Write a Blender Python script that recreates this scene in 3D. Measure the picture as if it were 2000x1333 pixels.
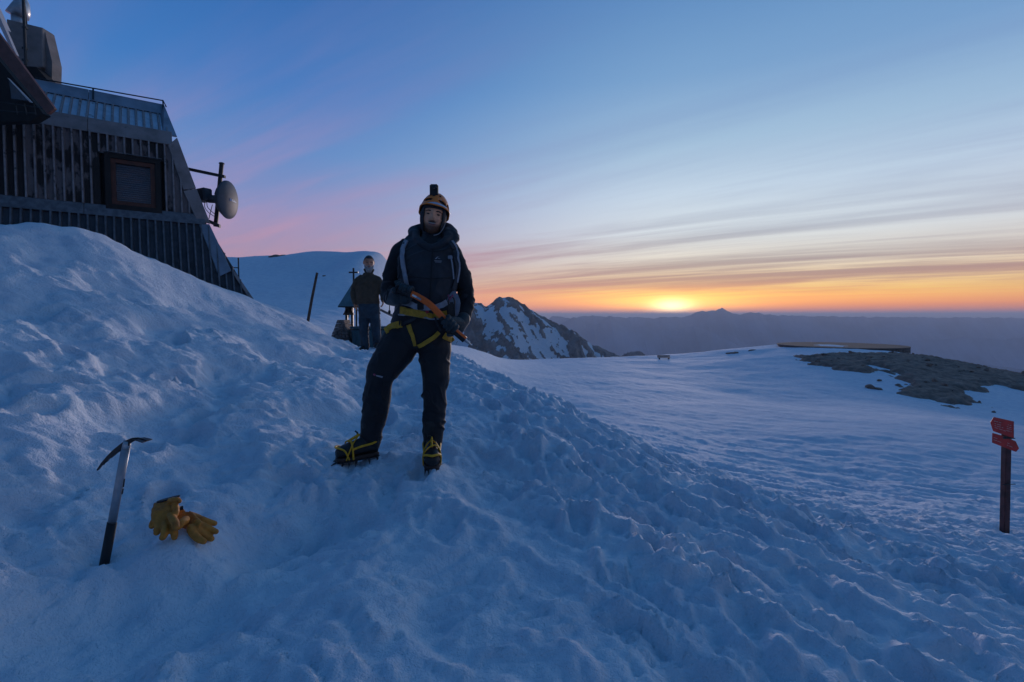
import bpy, bmesh, math, random
import numpy as np
from mathutils import Vector, Matrix, Quaternion

random.seed(7)
for o in list(bpy.data.objects):
    bpy.data.objects.remove(o)
S = bpy.context.scene
COL = S.collection

# ------------------------------------------------------------------ camera
PITCH = math.radians(2.834)
FPX = 1000.0
camd = bpy.data.cameras.new('camera')
camd.lens = 18.0
camd.sensor_width = 36.0
camd.clip_start = 0.05
camd.clip_end = 200000.0
cam = bpy.data.objects.new('camera', camd)
cam.location = (0, 0, 0)
cam.rotation_euler = (math.radians(90) - PITCH, 0, 0)
COL.objects.link(cam)
S.camera = cam
CP, SP = math.cos(PITCH), math.sin(PITCH)

def P(px, py, Y):
    """photo pixel (2000 x 1333) at forward distance Y -> world point"""
    u = (px - 1000.0) / FPX
    v = (666.5 - py) / FPX
    dy = CP + v * SP
    dz = -SP + v * CP
    k = Y / dy
    return Vector((u * k, Y, dz * k))

# ------------------------------------------------------------------ colour helpers
def lin(c):
    c = c / 255.0
    return c / 12.92 if c <= 0.04045 else ((c + 0.055) / 1.055) ** 2.4
def srgb(r, g, b):
    return (lin(r), lin(g), lin(b), 1.0)

# ------------------------------------------------------------------ view / engine
S.render.engine = 'CYCLES'
S.view_settings.view_transform = 'Standard'
S.view_settings.look = 'None'
S.view_settings.exposure = 0.0
S.view_settings.gamma = 1.0
S.cycles.use_denoising = True
S.cycles.max_bounces = 4
S.cycles.diffuse_bounces = 2
S.cycles.glossy_bounces = 2
S.cycles.transmission_bounces = 3
S.cycles.volume_bounces = 1
S.cycles.sample_clamp_indirect = 4.0

# ------------------------------------------------------------------ world: dawn sky
SUN_AZ = math.atan2(0.312, 1.0)          # right of straight ahead
SUN_EL = math.radians(2.6)
sx, sy = math.sin(SUN_AZ), math.cos(SUN_AZ)

world = bpy.data.worlds.new('World')
S.world = world
world.use_nodes = True
WN = world.node_tree
WN.nodes.clear()

class NB:
    """little node builder"""
    def __init__(self, nt):
        self.nt = nt
    def n(self, t, **kw):
        nd = self.nt.nodes.new(t)
        for k, v in kw.items():
            setattr(nd, k, v)
        return nd
    def link(self, a, b):
        self.nt.links.new(a, b)
    def _in(self, sock, v):
        if hasattr(v, 'links') or hasattr(v, 'is_output'):
            self.link(v, sock)
        else:
            sock.default_value = v
    def m(self, op, a, b=None, c=None, clamp=False):
        nd = self.n('ShaderNodeMath', operation=op)
        nd.use_clamp = clamp
        self._in(nd.inputs[0], a)
        if b is not None: self._in(nd.inputs[1], b)
        if c is not None: self._in(nd.inputs[2], c)
        return nd.outputs[0]
    def ramp(self, fac, stops, interp='LINEAR'):
        nd = self.n('ShaderNodeValToRGB')
        nd.color_ramp.interpolation = interp
        el = nd.color_ramp.elements
        while len(el) < len(stops):
            el.new(0.5)
        for e, (p, c) in zip(el, stops):
            e.position = p
            if not hasattr(c, '__len__'):
                c = (c, c, c, 1)
            e.color = c
        self._in(nd.inputs[0], fac)
        return nd.outputs[0]
    def mix(self, f, a, b, blend='MIX'):
        nd = self.n('ShaderNodeMix', data_type='RGBA', blend_type=blend)
        nd.clamp_factor = True
        self._in(nd.inputs[0], f)
        self._in(nd.inputs[6], a)
        self._in(nd.inputs[7], b)
        return nd.outputs[2]
    def smooth(self, v, lo, hi):
        nd = self.n('ShaderNodeMapRange', interpolation_type='SMOOTHSTEP')
        self._in(nd.inputs[0], v)
        nd.inputs[1].default_value = lo
        nd.inputs[2].default_value = hi
        return nd.outputs[0]
    def noise(self, vec, scale=5, detail=4, rough=0.5, dist=0.0):
        nd = self.n('ShaderNodeTexNoise')
        nd.inputs['Scale'].default_value = scale
        nd.inputs['Detail'].default_value = detail
        nd.inputs['Roughness'].default_value = rough
        nd.inputs['Distortion'].default_value = dist
        if vec is not None:
            self.link(vec, nd.inputs['Vector'])
        return nd.outputs[0]
    def xyz(self, x, y, z):
        nd = self.n('ShaderNodeCombineXYZ')
        for i, v in enumerate((x, y, z)):
            self._in(nd.inputs[i], v)
        return nd.outputs[0]

w = NB(WN)
tc = w.n('ShaderNodeTexCoord')
sep = w.n('ShaderNodeSeparateXYZ')
w.link(tc.outputs['Generated'], sep.inputs[0])
X, Yc, Z = sep.outputs
hl = w.m('MAXIMUM', w.m('SQRT', w.m('ADD', w.m('MULTIPLY', X, X), w.m('MULTIPLY', Yc, Yc))), 0.02)
cosaz = w.m('DIVIDE', w.m('ADD', w.m('MULTIPLY', X, sx), w.m('MULTIPLY', Yc, sy)), hl)
sinaz = w.m('DIVIDE', w.m('SUBTRACT', w.m('MULTIPLY', X, sy), w.m('MULTIPLY', Yc, sx)), hl)
zc = w.m('MAXIMUM', Z, 0.0)
# elevation ramps: towards the sun, to its side, opposite
r_sun = w.ramp(zc, [(0.0, srgb(255, 88, 20)), (0.020, srgb(255, 142, 20)), (0.042, srgb(255, 208, 96)),
                    (0.068, srgb(246, 214, 164)), (0.10, srgb(232, 222, 206)), (0.15, srgb(216, 224, 230)),
                    (0.22, srgb(196, 214, 231)), (0.30, srgb(160, 190, 217)), (0.40, srgb(120, 161, 204)),
                    (0.52, srgb(88, 136, 190)), (0.75, srgb(34, 96, 150)), (1.0, srgb(24, 84, 134))])
r_side = w.ramp(zc, [(0.0, srgb(206, 138, 138)), (0.06, srgb(188, 138, 154)), (0.12, srgb(162, 140, 174)),
                     (0.19, srgb(132, 140, 190)), (0.28, srgb(92, 134, 194)), (0.38, srgb(58, 118, 188)),
                     (0.52, srgb(44, 100, 170)), (0.75, srgb(28, 92, 146)), (1.0, srgb(24, 84, 134))])
r_back = w.ramp(zc, [(0.0, srgb(44, 62, 84)), (0.10, srgb(54, 74, 100)), (0.2, srgb(44, 74, 110)),
                     (0.4, srgb(28, 74, 116)), (1.0, srgb(24, 84, 134))])
# the left (north) side turns pink sooner than the right
lefts = w.smooth(sinaz, 0.05, -0.70)
rights = w.smooth(sinaz, 0.15, 0.9)
sidef = w.m('MAXIMUM', lefts, w.m('MULTIPLY', rights, 0.28))
sky = w.mix(sidef, r_sun, r_side)
sky = w.mix(w.smooth(cosaz, 0.45, -0.55), sky, r_back)
# streaky cirrus: bands on a high plane running towards azimuth -38 deg
inv = w.m('DIVIDE', 1.0, w.m('ADD', zc, 0.055))
pxs = w.m('MULTIPLY', X, inv)
pys = w.m('MULTIPLY', Yc, inv)
BA = math.radians(-52)
ax_, ay_ = math.sin(BA), math.cos(BA)
along = w.m('ADD', w.m('MULTIPLY', pxs, ax_), w.m('MULTIPLY', pys, ay_))
across = w.m('SUBTRACT', w.m('MULTIPLY', pxs, ay_), w.m('MULTIPLY', pys, ax_))
cv = w.xyz(w.m('MULTIPLY', along, 0.17), w.m('MULTIPLY', across, 0.85), 3.7)
n1 = w.noise(cv, 0.62, 6, 0.62, 0.9)
cv2 = w.xyz(w.m('MULTIPLY', along, 0.22), w.m('MULTIPLY', across, 1.6), 9.1)
n2 = w.noise(cv2, 0.9, 5, 0.62, 0.7)
cl = w.m('ADD', w.m('MULTIPLY', n1, 0.70), w.m('MULTIPLY', n2, 0.30))
cmask = w.smooth(cl, 0.40, 0.60)
c_sun = w.ramp(zc, [(0.0, srgb(240, 96, 44)), (0.03, srgb(222, 124, 66)), (0.06, srgb(178, 132, 118)),
                    (0.10, srgb(162, 146, 148)), (0.16, srgb(156, 164, 182)), (0.25, srgb(134, 156, 194)),
                    (0.36, srgb(112, 144, 194)), (0.6, srgb(80, 122, 180)), (1.0, srgb(48, 86, 146))])
c_side = w.ramp(zc, [(0.0, srgb(214, 134, 130)), (0.08, srgb(204, 140, 152)), (0.16, srgb(186, 144, 174)),
                     (0.26, srgb(160, 140, 186)), (0.36, srgb(118, 128, 186)), (0.6, srgb(72, 108, 172)),
                     (1.0, srgb(46, 84, 144))])
c_back = w.ramp(zc, [(0.0, srgb(84, 80, 118)), (0.3, srgb(64, 88, 146)), (1.0, srgb(44, 82, 142))])
ccol = w.mix(sidef, c_sun, c_side)
ccol = w.mix(w.smooth(cosaz, 0.45, -0.55), ccol, c_back)
cfall = w.ramp(zc, [(0.0, 0.25), (0.032, 0.45), (0.058, 0.95), (0.09, 0.95), (0.15, 0.68), (0.26, 0.55), (0.45, 0.45), (1.0, 0.25)])
cfall = w.m('ADD', cfall, w.m('MULTIPLY', lefts, 0.22), clamp=True)
sky = w.mix(w.m('MULTIPLY', cmask, cfall), sky, ccol)
# glow round the rising sun (only in front)
front = w.smooth(cosaz, 0.2, 0.7)
def gauss(sa, el0, se):
    a = w.m('DIVIDE', sinaz, sa)
    b = w.m('DIVIDE', w.m('SUBTRACT', Z, el0), se)
    r2 = w.m('ADD', w.m('MULTIPLY', a, a), w.m('MULTIPLY', b, b))
    return w.m('MULTIPLY', w.m('EXPONENT', w.m('MULTIPLY', r2, -1.0)), front)
g_core = gauss(0.034, 0.014, 0.014)
g_mid = gauss(0.12, 0.020, 0.015)
g_wide = gauss(0.50, 0.022, 0.027)
def addc(base, fac, col, k):
    nd = w.n('ShaderNodeVectorMath', operation='SCALE')
    nd.inputs[0].default_value = col[:3]
    w.link(w.m('MULTIPLY', fac, k), nd.inputs['Scale'])
    ad = w.n('ShaderNodeVectorMath', operation='ADD')
    w.link(base, ad.inputs[0]); w.link(nd.outputs[0], ad.inputs[1])
    return ad.outputs[0]
sky = addc(sky, g_core, (1.0, 0.86, 0.55), 2.4)
sky = addc(sky, g_mid, (1.0, 0.58, 0.10), 1.4)
sky = addc(sky, g_wide, (1.0, 0.32, 0.01), 0.66)
# a physical clear-sky component under the painted dawn
nish = w.n('ShaderNodeTexSky', sky_type='NISHITA')
nish.sun_disc = False
nish.sun_elevation = SUN_EL
nish.sun_rotation = SUN_AZ
nish.altitude = 2500
nk = w.n('ShaderNodeVectorMath', operation='SCALE')
w.link(nish.outputs[0], nk.inputs[0]); nk.inputs['Scale'].default_value = 0.012
ad = w.n('ShaderNodeVectorMath', operation='ADD')
w.link(sky, ad.inputs[0]); w.link(nk.outputs[0], ad.inputs[1])
sky = ad.outputs[0]
bg = w.n('ShaderNodeBackground')
bg.inputs['Strength'].default_value = 1.0
w.link(sky, bg.inputs['Color'])
wo = w.n('ShaderNodeOutputWorld')
w.link(bg.outputs[0], wo.inputs['Surface'])

# ------------------------------------------------------------------ sun lamp
sund = bpy.data.lights.new('sun', 'SUN')
sund.energy = 2.0
sund.angle = math.radians(6.0)
sund.color = (0.88, 0.72, 0.70)
sun = bpy.data.objects.new('sun', sund)
COL.objects.link(sun)
sdir = Vector((sx * math.cos(SUN_EL), sy * math.cos(SUN_EL), math.sin(SUN_EL)))
sun.rotation_euler = (-sdir).to_track_quat('-Z', 'Y').to_euler()
sun.location = sdir * 30

# ------------------------------------------------------------------ object helpers
def tag(o, label=None, cat=None, group=None, kind=None):
    if label: o['label'] = label
    if cat: o['category'] = cat
    if group: o['group'] = group
    if kind: o['kind'] = kind
    return o
def mesh_obj(name, verts, faces, mat=None, parent=None, smooth=False):
    me = bpy.data.meshes.new(name)
    me.from_pydata([tuple(v) for v in verts], [], faces)
    me.update()
    o = bpy.data.objects.new(name, me)
    COL.objects.link(o)
    if mat: me.materials.append(mat)
    if smooth:
        me.polygons.foreach_set('use_smooth', [True] * len(me.polygons))
    if parent: o.parent = parent
    return o
def bm_obj(name, bm, mat=None, parent=None, smooth=False):
    bmesh.ops.recalc_face_normals(bm, faces=bm.faces[:])
    me = bpy.data.meshes.new(name)
    bm.to_mesh(me); bm.free()
    o = bpy.data.objects.new(name, me)
    COL.objects.link(o)
    if mat: me.materials.append(mat)
    if smooth:
        me.polygons.foreach_set('use_smooth', [True] * len(me.polygons))
    if parent: o.parent = parent
    return o
def empty(name, loc=(0, 0, 0), rz=0):
    """a thing's root at its base; parts are built in world coordinates and re-based by adopt()"""
    o = bpy.data.objects.new(name, None)
    o.empty_display_size = 0.1
    o.location = loc
    o.rotation_euler = (0, 0, rz)
    COL.objects.link(o)
    return o
def adopt(root):
    """parts were built in world space: keep them there under a moved root"""
    inv = Matrix.Translation(root.location).inverted() if root.rotation_euler.z == 0 else root.matrix_basis.inverted()
    for c in root.children:
        c.matrix_parent_inverse = inv

def grid_mesh(name, xx, yy, zz, mat, attrs=None, smooth=True):
    ny, nx = xx.shape
    co = np.empty((ny * nx, 3), np.float32)
    co[:, 0] = xx.ravel(); co[:, 1] = yy.ravel(); co[:, 2] = zz.ravel()
    idx = np.arange(ny * nx, dtype=np.int32).reshape(ny, nx)
    q = np.stack([idx[:-1, :-1], idx[:-1, 1:], idx[1:, 1:], idx[1:, :-1]], -1).reshape(-1, 4)
    me = bpy.data.meshes.new(name)
    me.vertices.add(len(co)); me.vertices.foreach_set('co', co.ravel())
    me.loops.add(q.size); me.loops.foreach_set('vertex_index', q.ravel())
    me.polygons.add(len(q))
    me.polygons.foreach_set('loop_start', np.arange(0, q.size, 4, dtype=np.int32))
    me.polygons.foreach_set('loop_total', np.full(len(q), 4, np.int32))
    me.update(calc_edges=True)
    if smooth:
        me.polygons.foreach_set('use_smooth', np.ones(len(q), bool))
    for k, v in (attrs or {}).items():
        a = me.attributes.new(k, 'FLOAT', 'POINT')
        a.data.foreach_set('value', v.astype(np.float32).ravel())
    o = bpy.data.objects.new(name, me)
    COL.objects.link(o)
    me.materials.append(mat)
    return o

# ------------------------------------------------------------------ numpy noise
_rng = np.random.RandomState(11)
_perm = np.concatenate([_rng.permutation(256)] * 3)
_ang = _rng.rand(256) * 2 * np.pi
_gx, _gy = np.cos(_ang), np.sin(_ang)
def pn(x, y, seed=0):
    x = x + seed * 17.31; y = y - seed * 9.73
    xi = np.floor(x).astype(np.int64); yi = np.floor(y).astype(np.int64)
    xf = x - xi; yf = y - yi
    u = xf * xf * xf * (xf * (xf * 6 - 15) + 10); v = yf * yf * yf * (yf * (yf * 6 - 15) + 10)
    def g(ix, iy, fx, fy):
        h = _perm[_perm[ix & 255] + (iy & 255)]
        return _gx[h] * fx + _gy[h] * fy
    a = g(xi, yi, xf, yf); b = g(xi + 1, yi, xf - 1, yf)
    c = g(xi, yi + 1, xf, yf - 1); d = g(xi + 1, yi + 1, xf - 1, yf - 1)
    return (a + u * (b - a) + v * ((c + u * (d - c)) - (a + u * (b - a)))) * 1.5
def fbm(x, y, oct=4, gain=0.5, lac=2.03, seed=0):
    s = 0; a = 1
    for i in range(oct):
        s = s + a * pn(x, y, seed + i); a *= gain; x = x * lac; y = y * lac
    return s
def ridged(x, y, oct=4, gain=0.5, lac=2.03, seed=0):
    s = 0; a = 1
    for i in range(oct):
        s = s + a * (1 - 2 * np.abs(pn(x, y, seed + i))); a *= gain; x = x * lac; y = y * lac
    return s
def sst(v, lo, hi):
    t = np.clip((v - lo) / (hi - lo), 0, 1)
    return t * t * (3 - 2 * t)

# ------------------------------------------------------------------ material helpers
def mat(name, color=(0.5, 0.5, 0.5), rough=0.6, metal=0.0, var=0.0, vscale=8.0, bump=0.0, bscale=40.0, spec=0.5, col2=None, thr=None, sheen=0.0):
    """principled material; var = brightness mottling, col2 + thr = second colour in noise patches, bump = fine relief"""
    m = bpy.data.materials.new(name)
    m.use_nodes = True
    b = NB(m.node_tree)
    bs = m.node_tree.nodes['Principled BSDF']
    bs.inputs['Roughness'].default_value = rough
    bs.inputs['Metallic'].default_value = metal
    bs.inputs['Specular IOR Level'].default_value = spec
    if sheen:
        bs.inputs['Sheen Weight'].default_value = sheen
    c = tuple(color[:3]) + (1,)
    t = b.n('ShaderNodeTexCoord').outputs['Object']
    out = None
    if var > 0:
        nz = b.noise(t, vscale, 5, 0.6)
        f = b.smooth(nz, 0.3, 0.7)
        out = b.mix(f, tuple(x * (1 - var) for x in c[:3]) + (1,), tuple(min(1, x * (1 + var)) for x in c[:3]) + (1,))
    if col2 is not None:
        nz = b.noise(t, thr[2], 6, 0.62)
        f = b.smooth(nz, thr[0], thr[1])
        out = b.mix(f, out if out is not None else c, tuple(col2[:3]) + (1,))
    if out is None:
        bs.inputs['Base Color'].default_value = c
    else:
        b.link(out, bs.inputs['Base Color'])
    if bump > 0:
        nz = b.noise(t, bscale, 4, 0.6)
        bp = b.n('ShaderNodeBump')
        bp.inputs['Strength'].default_value = 1.0
        bp.inputs['Distance'].default_value = bump
        b.link(nz, bp.inputs['Height'])
        b.link(bp.outputs[0], bs.inputs['Normal'])
    return m
# ================================================================== terrain
# control points: photo pixel + forward distance (from what stands there), or world x, y, z
CT = []
def cp(*pts):
    for a in pts:
        CT.append(tuple(P(*a)))
def cw(*pts):
    CT.extend(pts)
cw((0, 0, -1.15), (-1.5, 0, -0.98), (1.5, 0, -1.42), (3, 0, -1.95), (0, -2, -1.3), (-3, 0, -0.65), (6, 0, -2.9),
   (-6, 0, 0.0), (-4, -3, -0.6), (4, -3, -2.2), (-12, -10, 0.5), (12, -10, -5), (0, -12, -2), (15, 0, -5), (-14, 0, 1.2))
cp((1000, 1333, 1.6), (1500, 1333, 1.72), (2000, 1333, 2.0), (0, 1333, 1.45), (203, 1090, 2.15), (360, 1060, 2.3),
   (700, 897, 3.45), (855, 917, 3.33), (1000, 1000, 2.75), (1300, 1100, 2.5), (1600, 1100, 2.9), (1900, 1200, 2.7),
   (2000, 1150, 3.2), (2000, 1076, 5.5), (1963, 1056, 6.5), (1963, 1036, 7.5), (1700, 1005, 7.2))
# crest of the spur on the right, and the lee behind it
cp((900, 700, 8.6), (1000, 748, 7), (1100, 795, 6.0), (1200, 841, 5.4), (1300, 888, 4.9), (1400, 928, 4.6), (1500, 964, 4.6), (1600, 988, 5.2))
cw((0.9, 8.5, -2.0), (2, 7.2, -2.2), (3.2, 6.8, -2.5), (5, 8, -3.2), (0, 10.5, -2.0), (-.3, 12.5, -2.4), (2, 10, -3.1), (0, 16, -3.6), (4, 13, -4.0))
# the trodden place of the second man, and the mound banked against the hut
cp((725, 683, 9.5), (0, 445, 6.3), (90, 437, 6.4), (200, 462, 6.9), (300, 506, 7.4), (400, 551, 8), (490, 579, 8.8), (600, 629, 9.0), (690, 680, 9.2))
cw((-3.0, 10.6, -.72), (-1.8, 9.6, -.78), (-3.8, 11.5, -.72), (-6.6, 7.3, 1.02), (-5, 9.6, .15), (-7, 9.5, .75), (-4.5, 13, -1.1), (-2.6, 14, -1.6), (-9, 6, 1.3), (-9, 11, .5), (-12, 15, 0))
cp((0, 700, 3.4), (0, 560, 4.7), (200, 600, 5), (200, 750, 3.6), (400, 700, 5), (500, 650, 6.8), (600, 720, 5.6), (500, 850, 3.6), (0, 950, 2.3), (700, 745, 6), (800, 735, 6.8), (350, 600, 6.4))
# hill behind on the left
cp((650, 500, 62), (560, 506, 64), (740, 508, 58), (650, 523, 45), (560, 524, 45), (450, 512, 64), (450, 530, 44), (700, 493, 54), (745, 499, 51), (460, 505, 55), (560, 499, 55), (650, 493, 55), (735, 496, 52), (560, 560, 35), (650, 580, 33), (690, 622, 24), (640, 640, 19), (300, 498, 55), (0, 480, 50), (740, 560, 40), (300, 560, 32))
cw((-11.2, 50, 2.2), (-9.5, 45, -1.0), (-30, 85, 2), (-15, 75, -3), (-60, 60, 5), (-60, 20, 2), (-30, 15, 0))
# bowl, saddle and the right-hand hill
cp((1000, 706, 55), (1150, 709, 58), (1300, 706, 60), (1400, 696, 62), (1500, 679, 65), (1640, 677, 66), (1750, 690, 60), (1850, 706, 52), (2000, 743, 42),
   (1100, 760, 32), (1300, 850, 19), (1500, 900, 15), (1700, 930, 13), (2000, 900, 14), (1900, 820, 22), (1700, 800, 27), (1500, 780, 33), (1300, 740, 42), (880, 682, 50), (940, 687, 52), (960, 720, 36), (2200, 780, 40), (2400, 900, 25))
cw((40, 10, -7), (60, 30, -9), (70, 60, -12))
CT = np.array(CT)
WX, WY = 5.0, 5.0
def warp(x, y):
    return np.arcsinh(x / WX), np.arcsinh(y / WY)
def tps_fit(pts, lam=1e-5):
    u, v = warp(pts[:, 0], pts[:, 1])
    n = len(pts)
    r2 = (u[:, None] - u[None]) ** 2 + (v[:, None] - v[None]) ** 2
    K = 0.5 * r2 * np.log(r2 + 1e-12) + lam * np.eye(n)
    Pm = np.stack([np.ones(n), u, v], 1)
    A = np.block([[K, Pm], [Pm.T, np.zeros((3, 3))]])
    b = np.concatenate([pts[:, 2], np.zeros(3)])
    return np.linalg.solve(A, b), u, v
_tw, _tu, _tv = tps_fit(CT)
def base_h(x, y):
    x = np.asarray(x, float); y = np.asarray(y, float)
    u, v = warp(x, y)
    s = _tw[-3] + _tw[-2] * u + _tw[-1] * v
    for i in range(len(_tu)):
        r2 = (u - _tu[i]) ** 2 + (v - _tv[i]) ** 2
        s = s + _tw[i] * 0.5 * r2 * np.log(r2 + 1e-12)
    # the ground falls away beyond the skyline
    rim = 69 + 0 * x
    far = np.maximum(0, y - rim) + np.maximum(0, np.abs(x) - 75)
    s = s - 0.55 * far ** 1.25
    return s

# footprints: (x, y, heading, depth)
_fr = np.random.RandomState(5)
PRINTS = []
def track(p0, p1, n, side=0.13, dep=0.055):
    p0 = np.array(p0); p1 = np.array(p1); d = (p1 - p0) / np.linalg.norm(p1 - p0)
    for i in range(n):
        q = p0 + (p1 - p0) * (i / max(1, n - 1)) + np.array([-d[1], d[0]]) * side * (1 if i % 2 else -1) + _fr.randn(2) * 0.05
        PRINTS.append((q[0], q[1], math.atan2(d[1], d[0]) + _fr.randn() * .2, dep * _fr.uniform(.5, 1.3)))
track((0.35, 1.9), (-0.3, 6.6), 12)
track((1.2, 1.7), (0.35, 5.2), 9)
track((-0.9, 4.0), (-2.2, 9.0), 12)
track((1.9, 2.2), (1.4, 4.5), 6)
track((0.9, 2.3), (-0.15, 4.6), 9, dep=.06)
track((2.4, 2.9), (0.7, 5.6), 10, dep=.05)
track((-0.4, 2.0), (-0.7, 3.2), 5, dep=.05)
track((-0.2, 1.6), (-1.1, 5.5), 9, dep=.03)
track((3.0, 2.6), (5.8, 7.0), 11)
track((2.5, 4.2), (7.4, 8.6), 12, dep=.03)
track((-2.7, 9.2), (-0.6, 8.4), 5)
track((-1.9, 2.6), (-3.6, 5.8), 7, dep=.05)
for i in range(60):
    PRINTS.append((_fr.uniform(-2.2, 4.5), _fr.uniform(1.5, 8.5), _fr.uniform(0, 6.3), _fr.uniform(.015, .05)))
for i in range(16):
    PRINTS.append((_fr.uniform(-4.8, -2), _fr.uniform(2.5, 6), _fr.uniform(0, 6.3), _fr.uniform(.02, .055)))

PRINTS = [q for q in PRINTS if not (q[1] < 2.4 and abs(q[0]) < .7)]
def softridge(x, y, oct=2, gain=.45, lac=2.03, seed=0):
    s = 0; a = 1
    for i in range(oct):
        s = s + a * (1 - 2 * np.sqrt(pn(x, y, seed + i) ** 2 + .012)); a *= gain; x = x * lac; y = y * lac
    return s
SETTLE = []
def detail_h(x, y):
    d = np.sqrt(x * x + y * y)
    near = 1 - sst(d, 11, 26)
    # rut direction: downslope to the right front
    ca, sa = 0.64, -0.768
    # streak frame bends with position (fan from upper left)
    s_al = x * ca + y * sa
    s_ac = -x * sa + y * ca
    wob = 0.35 * pn(x * 0.5, y * 0.5, 40)
    right = sst(x + 0.25 * (y - 4), -1.2, 0.8)
    mound = (1 - sst(x, -4.6, -2.6)) * sst(y, 1.2, 3.0)
    top = sst(y + x * 0.0, 5.6, 7.2) * mound
    # broad undulation
    h = 0.045 * fbm(x * 0.9, y * 0.9, 2, seed=1) * near
    # ruts and glide ribs along the fall line
    rut = softridge(s_al * 0.26 + wob * .6, (s_ac + .8 * wob) * 2.9, 2, .45, seed=3)
    rut2 = softridge(s_al * 0.55 + wob, (s_ac + wob * .6) * 5.0, 2, .5, seed=6)
    h += near * right * (0.060 * (rut - .5) + 0.030 * (rut2 - .5))
    # melt scoops on the mound face
    cx = pn(x * 1.55 + .4 * pn(x * 2, y * 2, 9), y * 1.1, 21)
    h += near * (1 - right) * (0.085 * (-np.maximum(0, -cx) * 2.0 + 0.5 * cx)) * (1 - top * .9)
    # clumps, lumpy billows at three sizes
    wx = x + 0.10 * pn(x * 2.3, y * 2.3, 31); wy = y + 0.10 * pn(x * 2.3, y * 2.3, 32)
    rough = near * (1 - top * .93) * (0.62 + 0.5 * sst(fbm(x * .8, y * .8, 2, seed=51), -.3, .5))
    b1 = np.abs(pn(wx * 2.6, wy * 2.6, 12)); b2 = np.abs(pn(wx * 6.0, wy * 6.0, 13)); b3 = np.abs(pn(wx * 13, wy * 13, 14)); b4 = np.abs(pn(wx * 27, wy * 27, 15))
    h += rough * ((0.060 - .030 * right) * (b1 - .25) + 0.052 * (b2 - .25) + 0.032 * (b3 - .25) + 0.015 * (b4 - .25))
    # broken crust: low ledges
    led = pn(wx * 1.5 + .15 * b2, wy * 1.5, 91)
    h += near * right * (1 - top) * (0.026 * (sst(led, -.05, .06) - .5) + 0.012 * (sst(pn(wx * 3.3, wy * 3.3, 93), .05, .13) - .4))
    # crumbs: small raised chunks where it is trodden
    ch = pn(wx * 9, wy * 9, 61)
    h += rough * 0.022 * sst(ch, .30, .50) * sst(pn(x * 1.1, y * 1.1, 62), -.1, .4)
    # wind-scoured fine ripple on the mound's top
    h += top * (0.012 * pn(s_al * 1.2, s_ac * 9, 71) + 0.006 * pn(s_al * 4, s_ac * 22, 72))
    # footprints
    fp_dn = np.zeros_like(h); fp_up = np.zeros_like(h)
    for (fx, fy, th, dp) in PRINTS:
        m = (np.abs(x - fx) < .45) & (np.abs(y - fy) < .45)
        if not m.any():
            continue
        dx = x[m] - fx; dy = y[m] - fy
        a = dx * math.cos(th) + dy * math.sin(th); b = -dx * math.sin(th) + dy * math.cos(th)
        r = np.sqrt((a / .165) ** 2 + (b / .075) ** 2)
        r = r * (1 + .25 * pn(dx * 9, dy * 9, int(fx * 10) & 15))
        fp_dn[m] = np.minimum(fp_dn[m], -dp * 1.1 * (1 - sst(r, .65, 1.1)))
        fp_up[m] = np.maximum(fp_up[m], dp * .45 * np.exp(-((r - 1.35) / .22) ** 2))
    h += fp_dn + fp_up
    # far snow: wind crust, low drifts and old tracks
    for (fx, fy, wgt, rr) in SETTLE:
        h += wgt * np.exp(-((x - fx) ** 2 + (y - fy) ** 2) / (rr * rr))
    farw = sst(d, 9, 20)
    h += farw * (0.10 * fbm(x * .16, y * .16, 3, seed=80) + 0.016 * pn(s_al * .5, s_ac * 1.9, 84) + 0.03 * np.abs(pn(x * 1.3, y * 1.3, 85)) + 0.012 * np.abs(pn(x * 3.1, y * 3.1, 86)))
    return h
def ground(x, y):
    xa = np.array([[float(x)]]); ya = np.array([[float(y)]])
    return float((base_h(xa, ya) + detail_h(xa, ya))[0, 0])

# the snow settles to where things stand in it
_touch = [(P(206, 1092, 2.15), .22, 0), (P(308, 1046, 2.19), .16, -.035), (P(342, 1054, 2.18), .16, -.03), (P(398, 1064, 2.22), .16, -.03), (P(422, 1044, 2.31), .16, -.04), (P(340, 1020, 2.36), .2, -.06), (P(400, 1000, 2.5), .2, -.03),
          (P(737, 887, 3.44), .16, -.012), (P(737, 887, 3.44) + Vector((-.21, -.12, -.012)), .16, -.02), (P(843, 885, 3.46), .16, -.0), (P(843, 885, 3.46) + Vector((.045, -.26, -.026)), .16, -.02), (P(828, 905, 3.36), .12, -.0),
          (P(1963.5, 1034, 7.5), .5, 0), (P(713, 686, 9.5), .25, 0), (P(738, 678.5, 9.6), .25, 0)]
_tx = np.array([[t[0].x, t[0].y] for t in _touch]); _tr = np.array([t[1] for t in _touch])
_dz = np.array([t[0].z + t[2] - ground(t[0].x, t[0].y) for t in _touch])
_A = np.exp(-((_tx[:, None, :] - _tx[None, :, :]) ** 2).sum(-1) / (_tr[None, :] ** 2))
_w = np.linalg.solve(_A + 1e-3 * np.eye(len(_tr)), _dz)
SETTLE = [(_tx[i, 0], _tx[i, 1], _w[i], _tr[i]) for i in range(len(_tr))]
SETTLE += [(P(206, 1092, 2.15).x, 2.15, -.035, .055), (P(1963.5, 1034, 7.5).x, 7.5, -.07, .13)]
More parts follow.
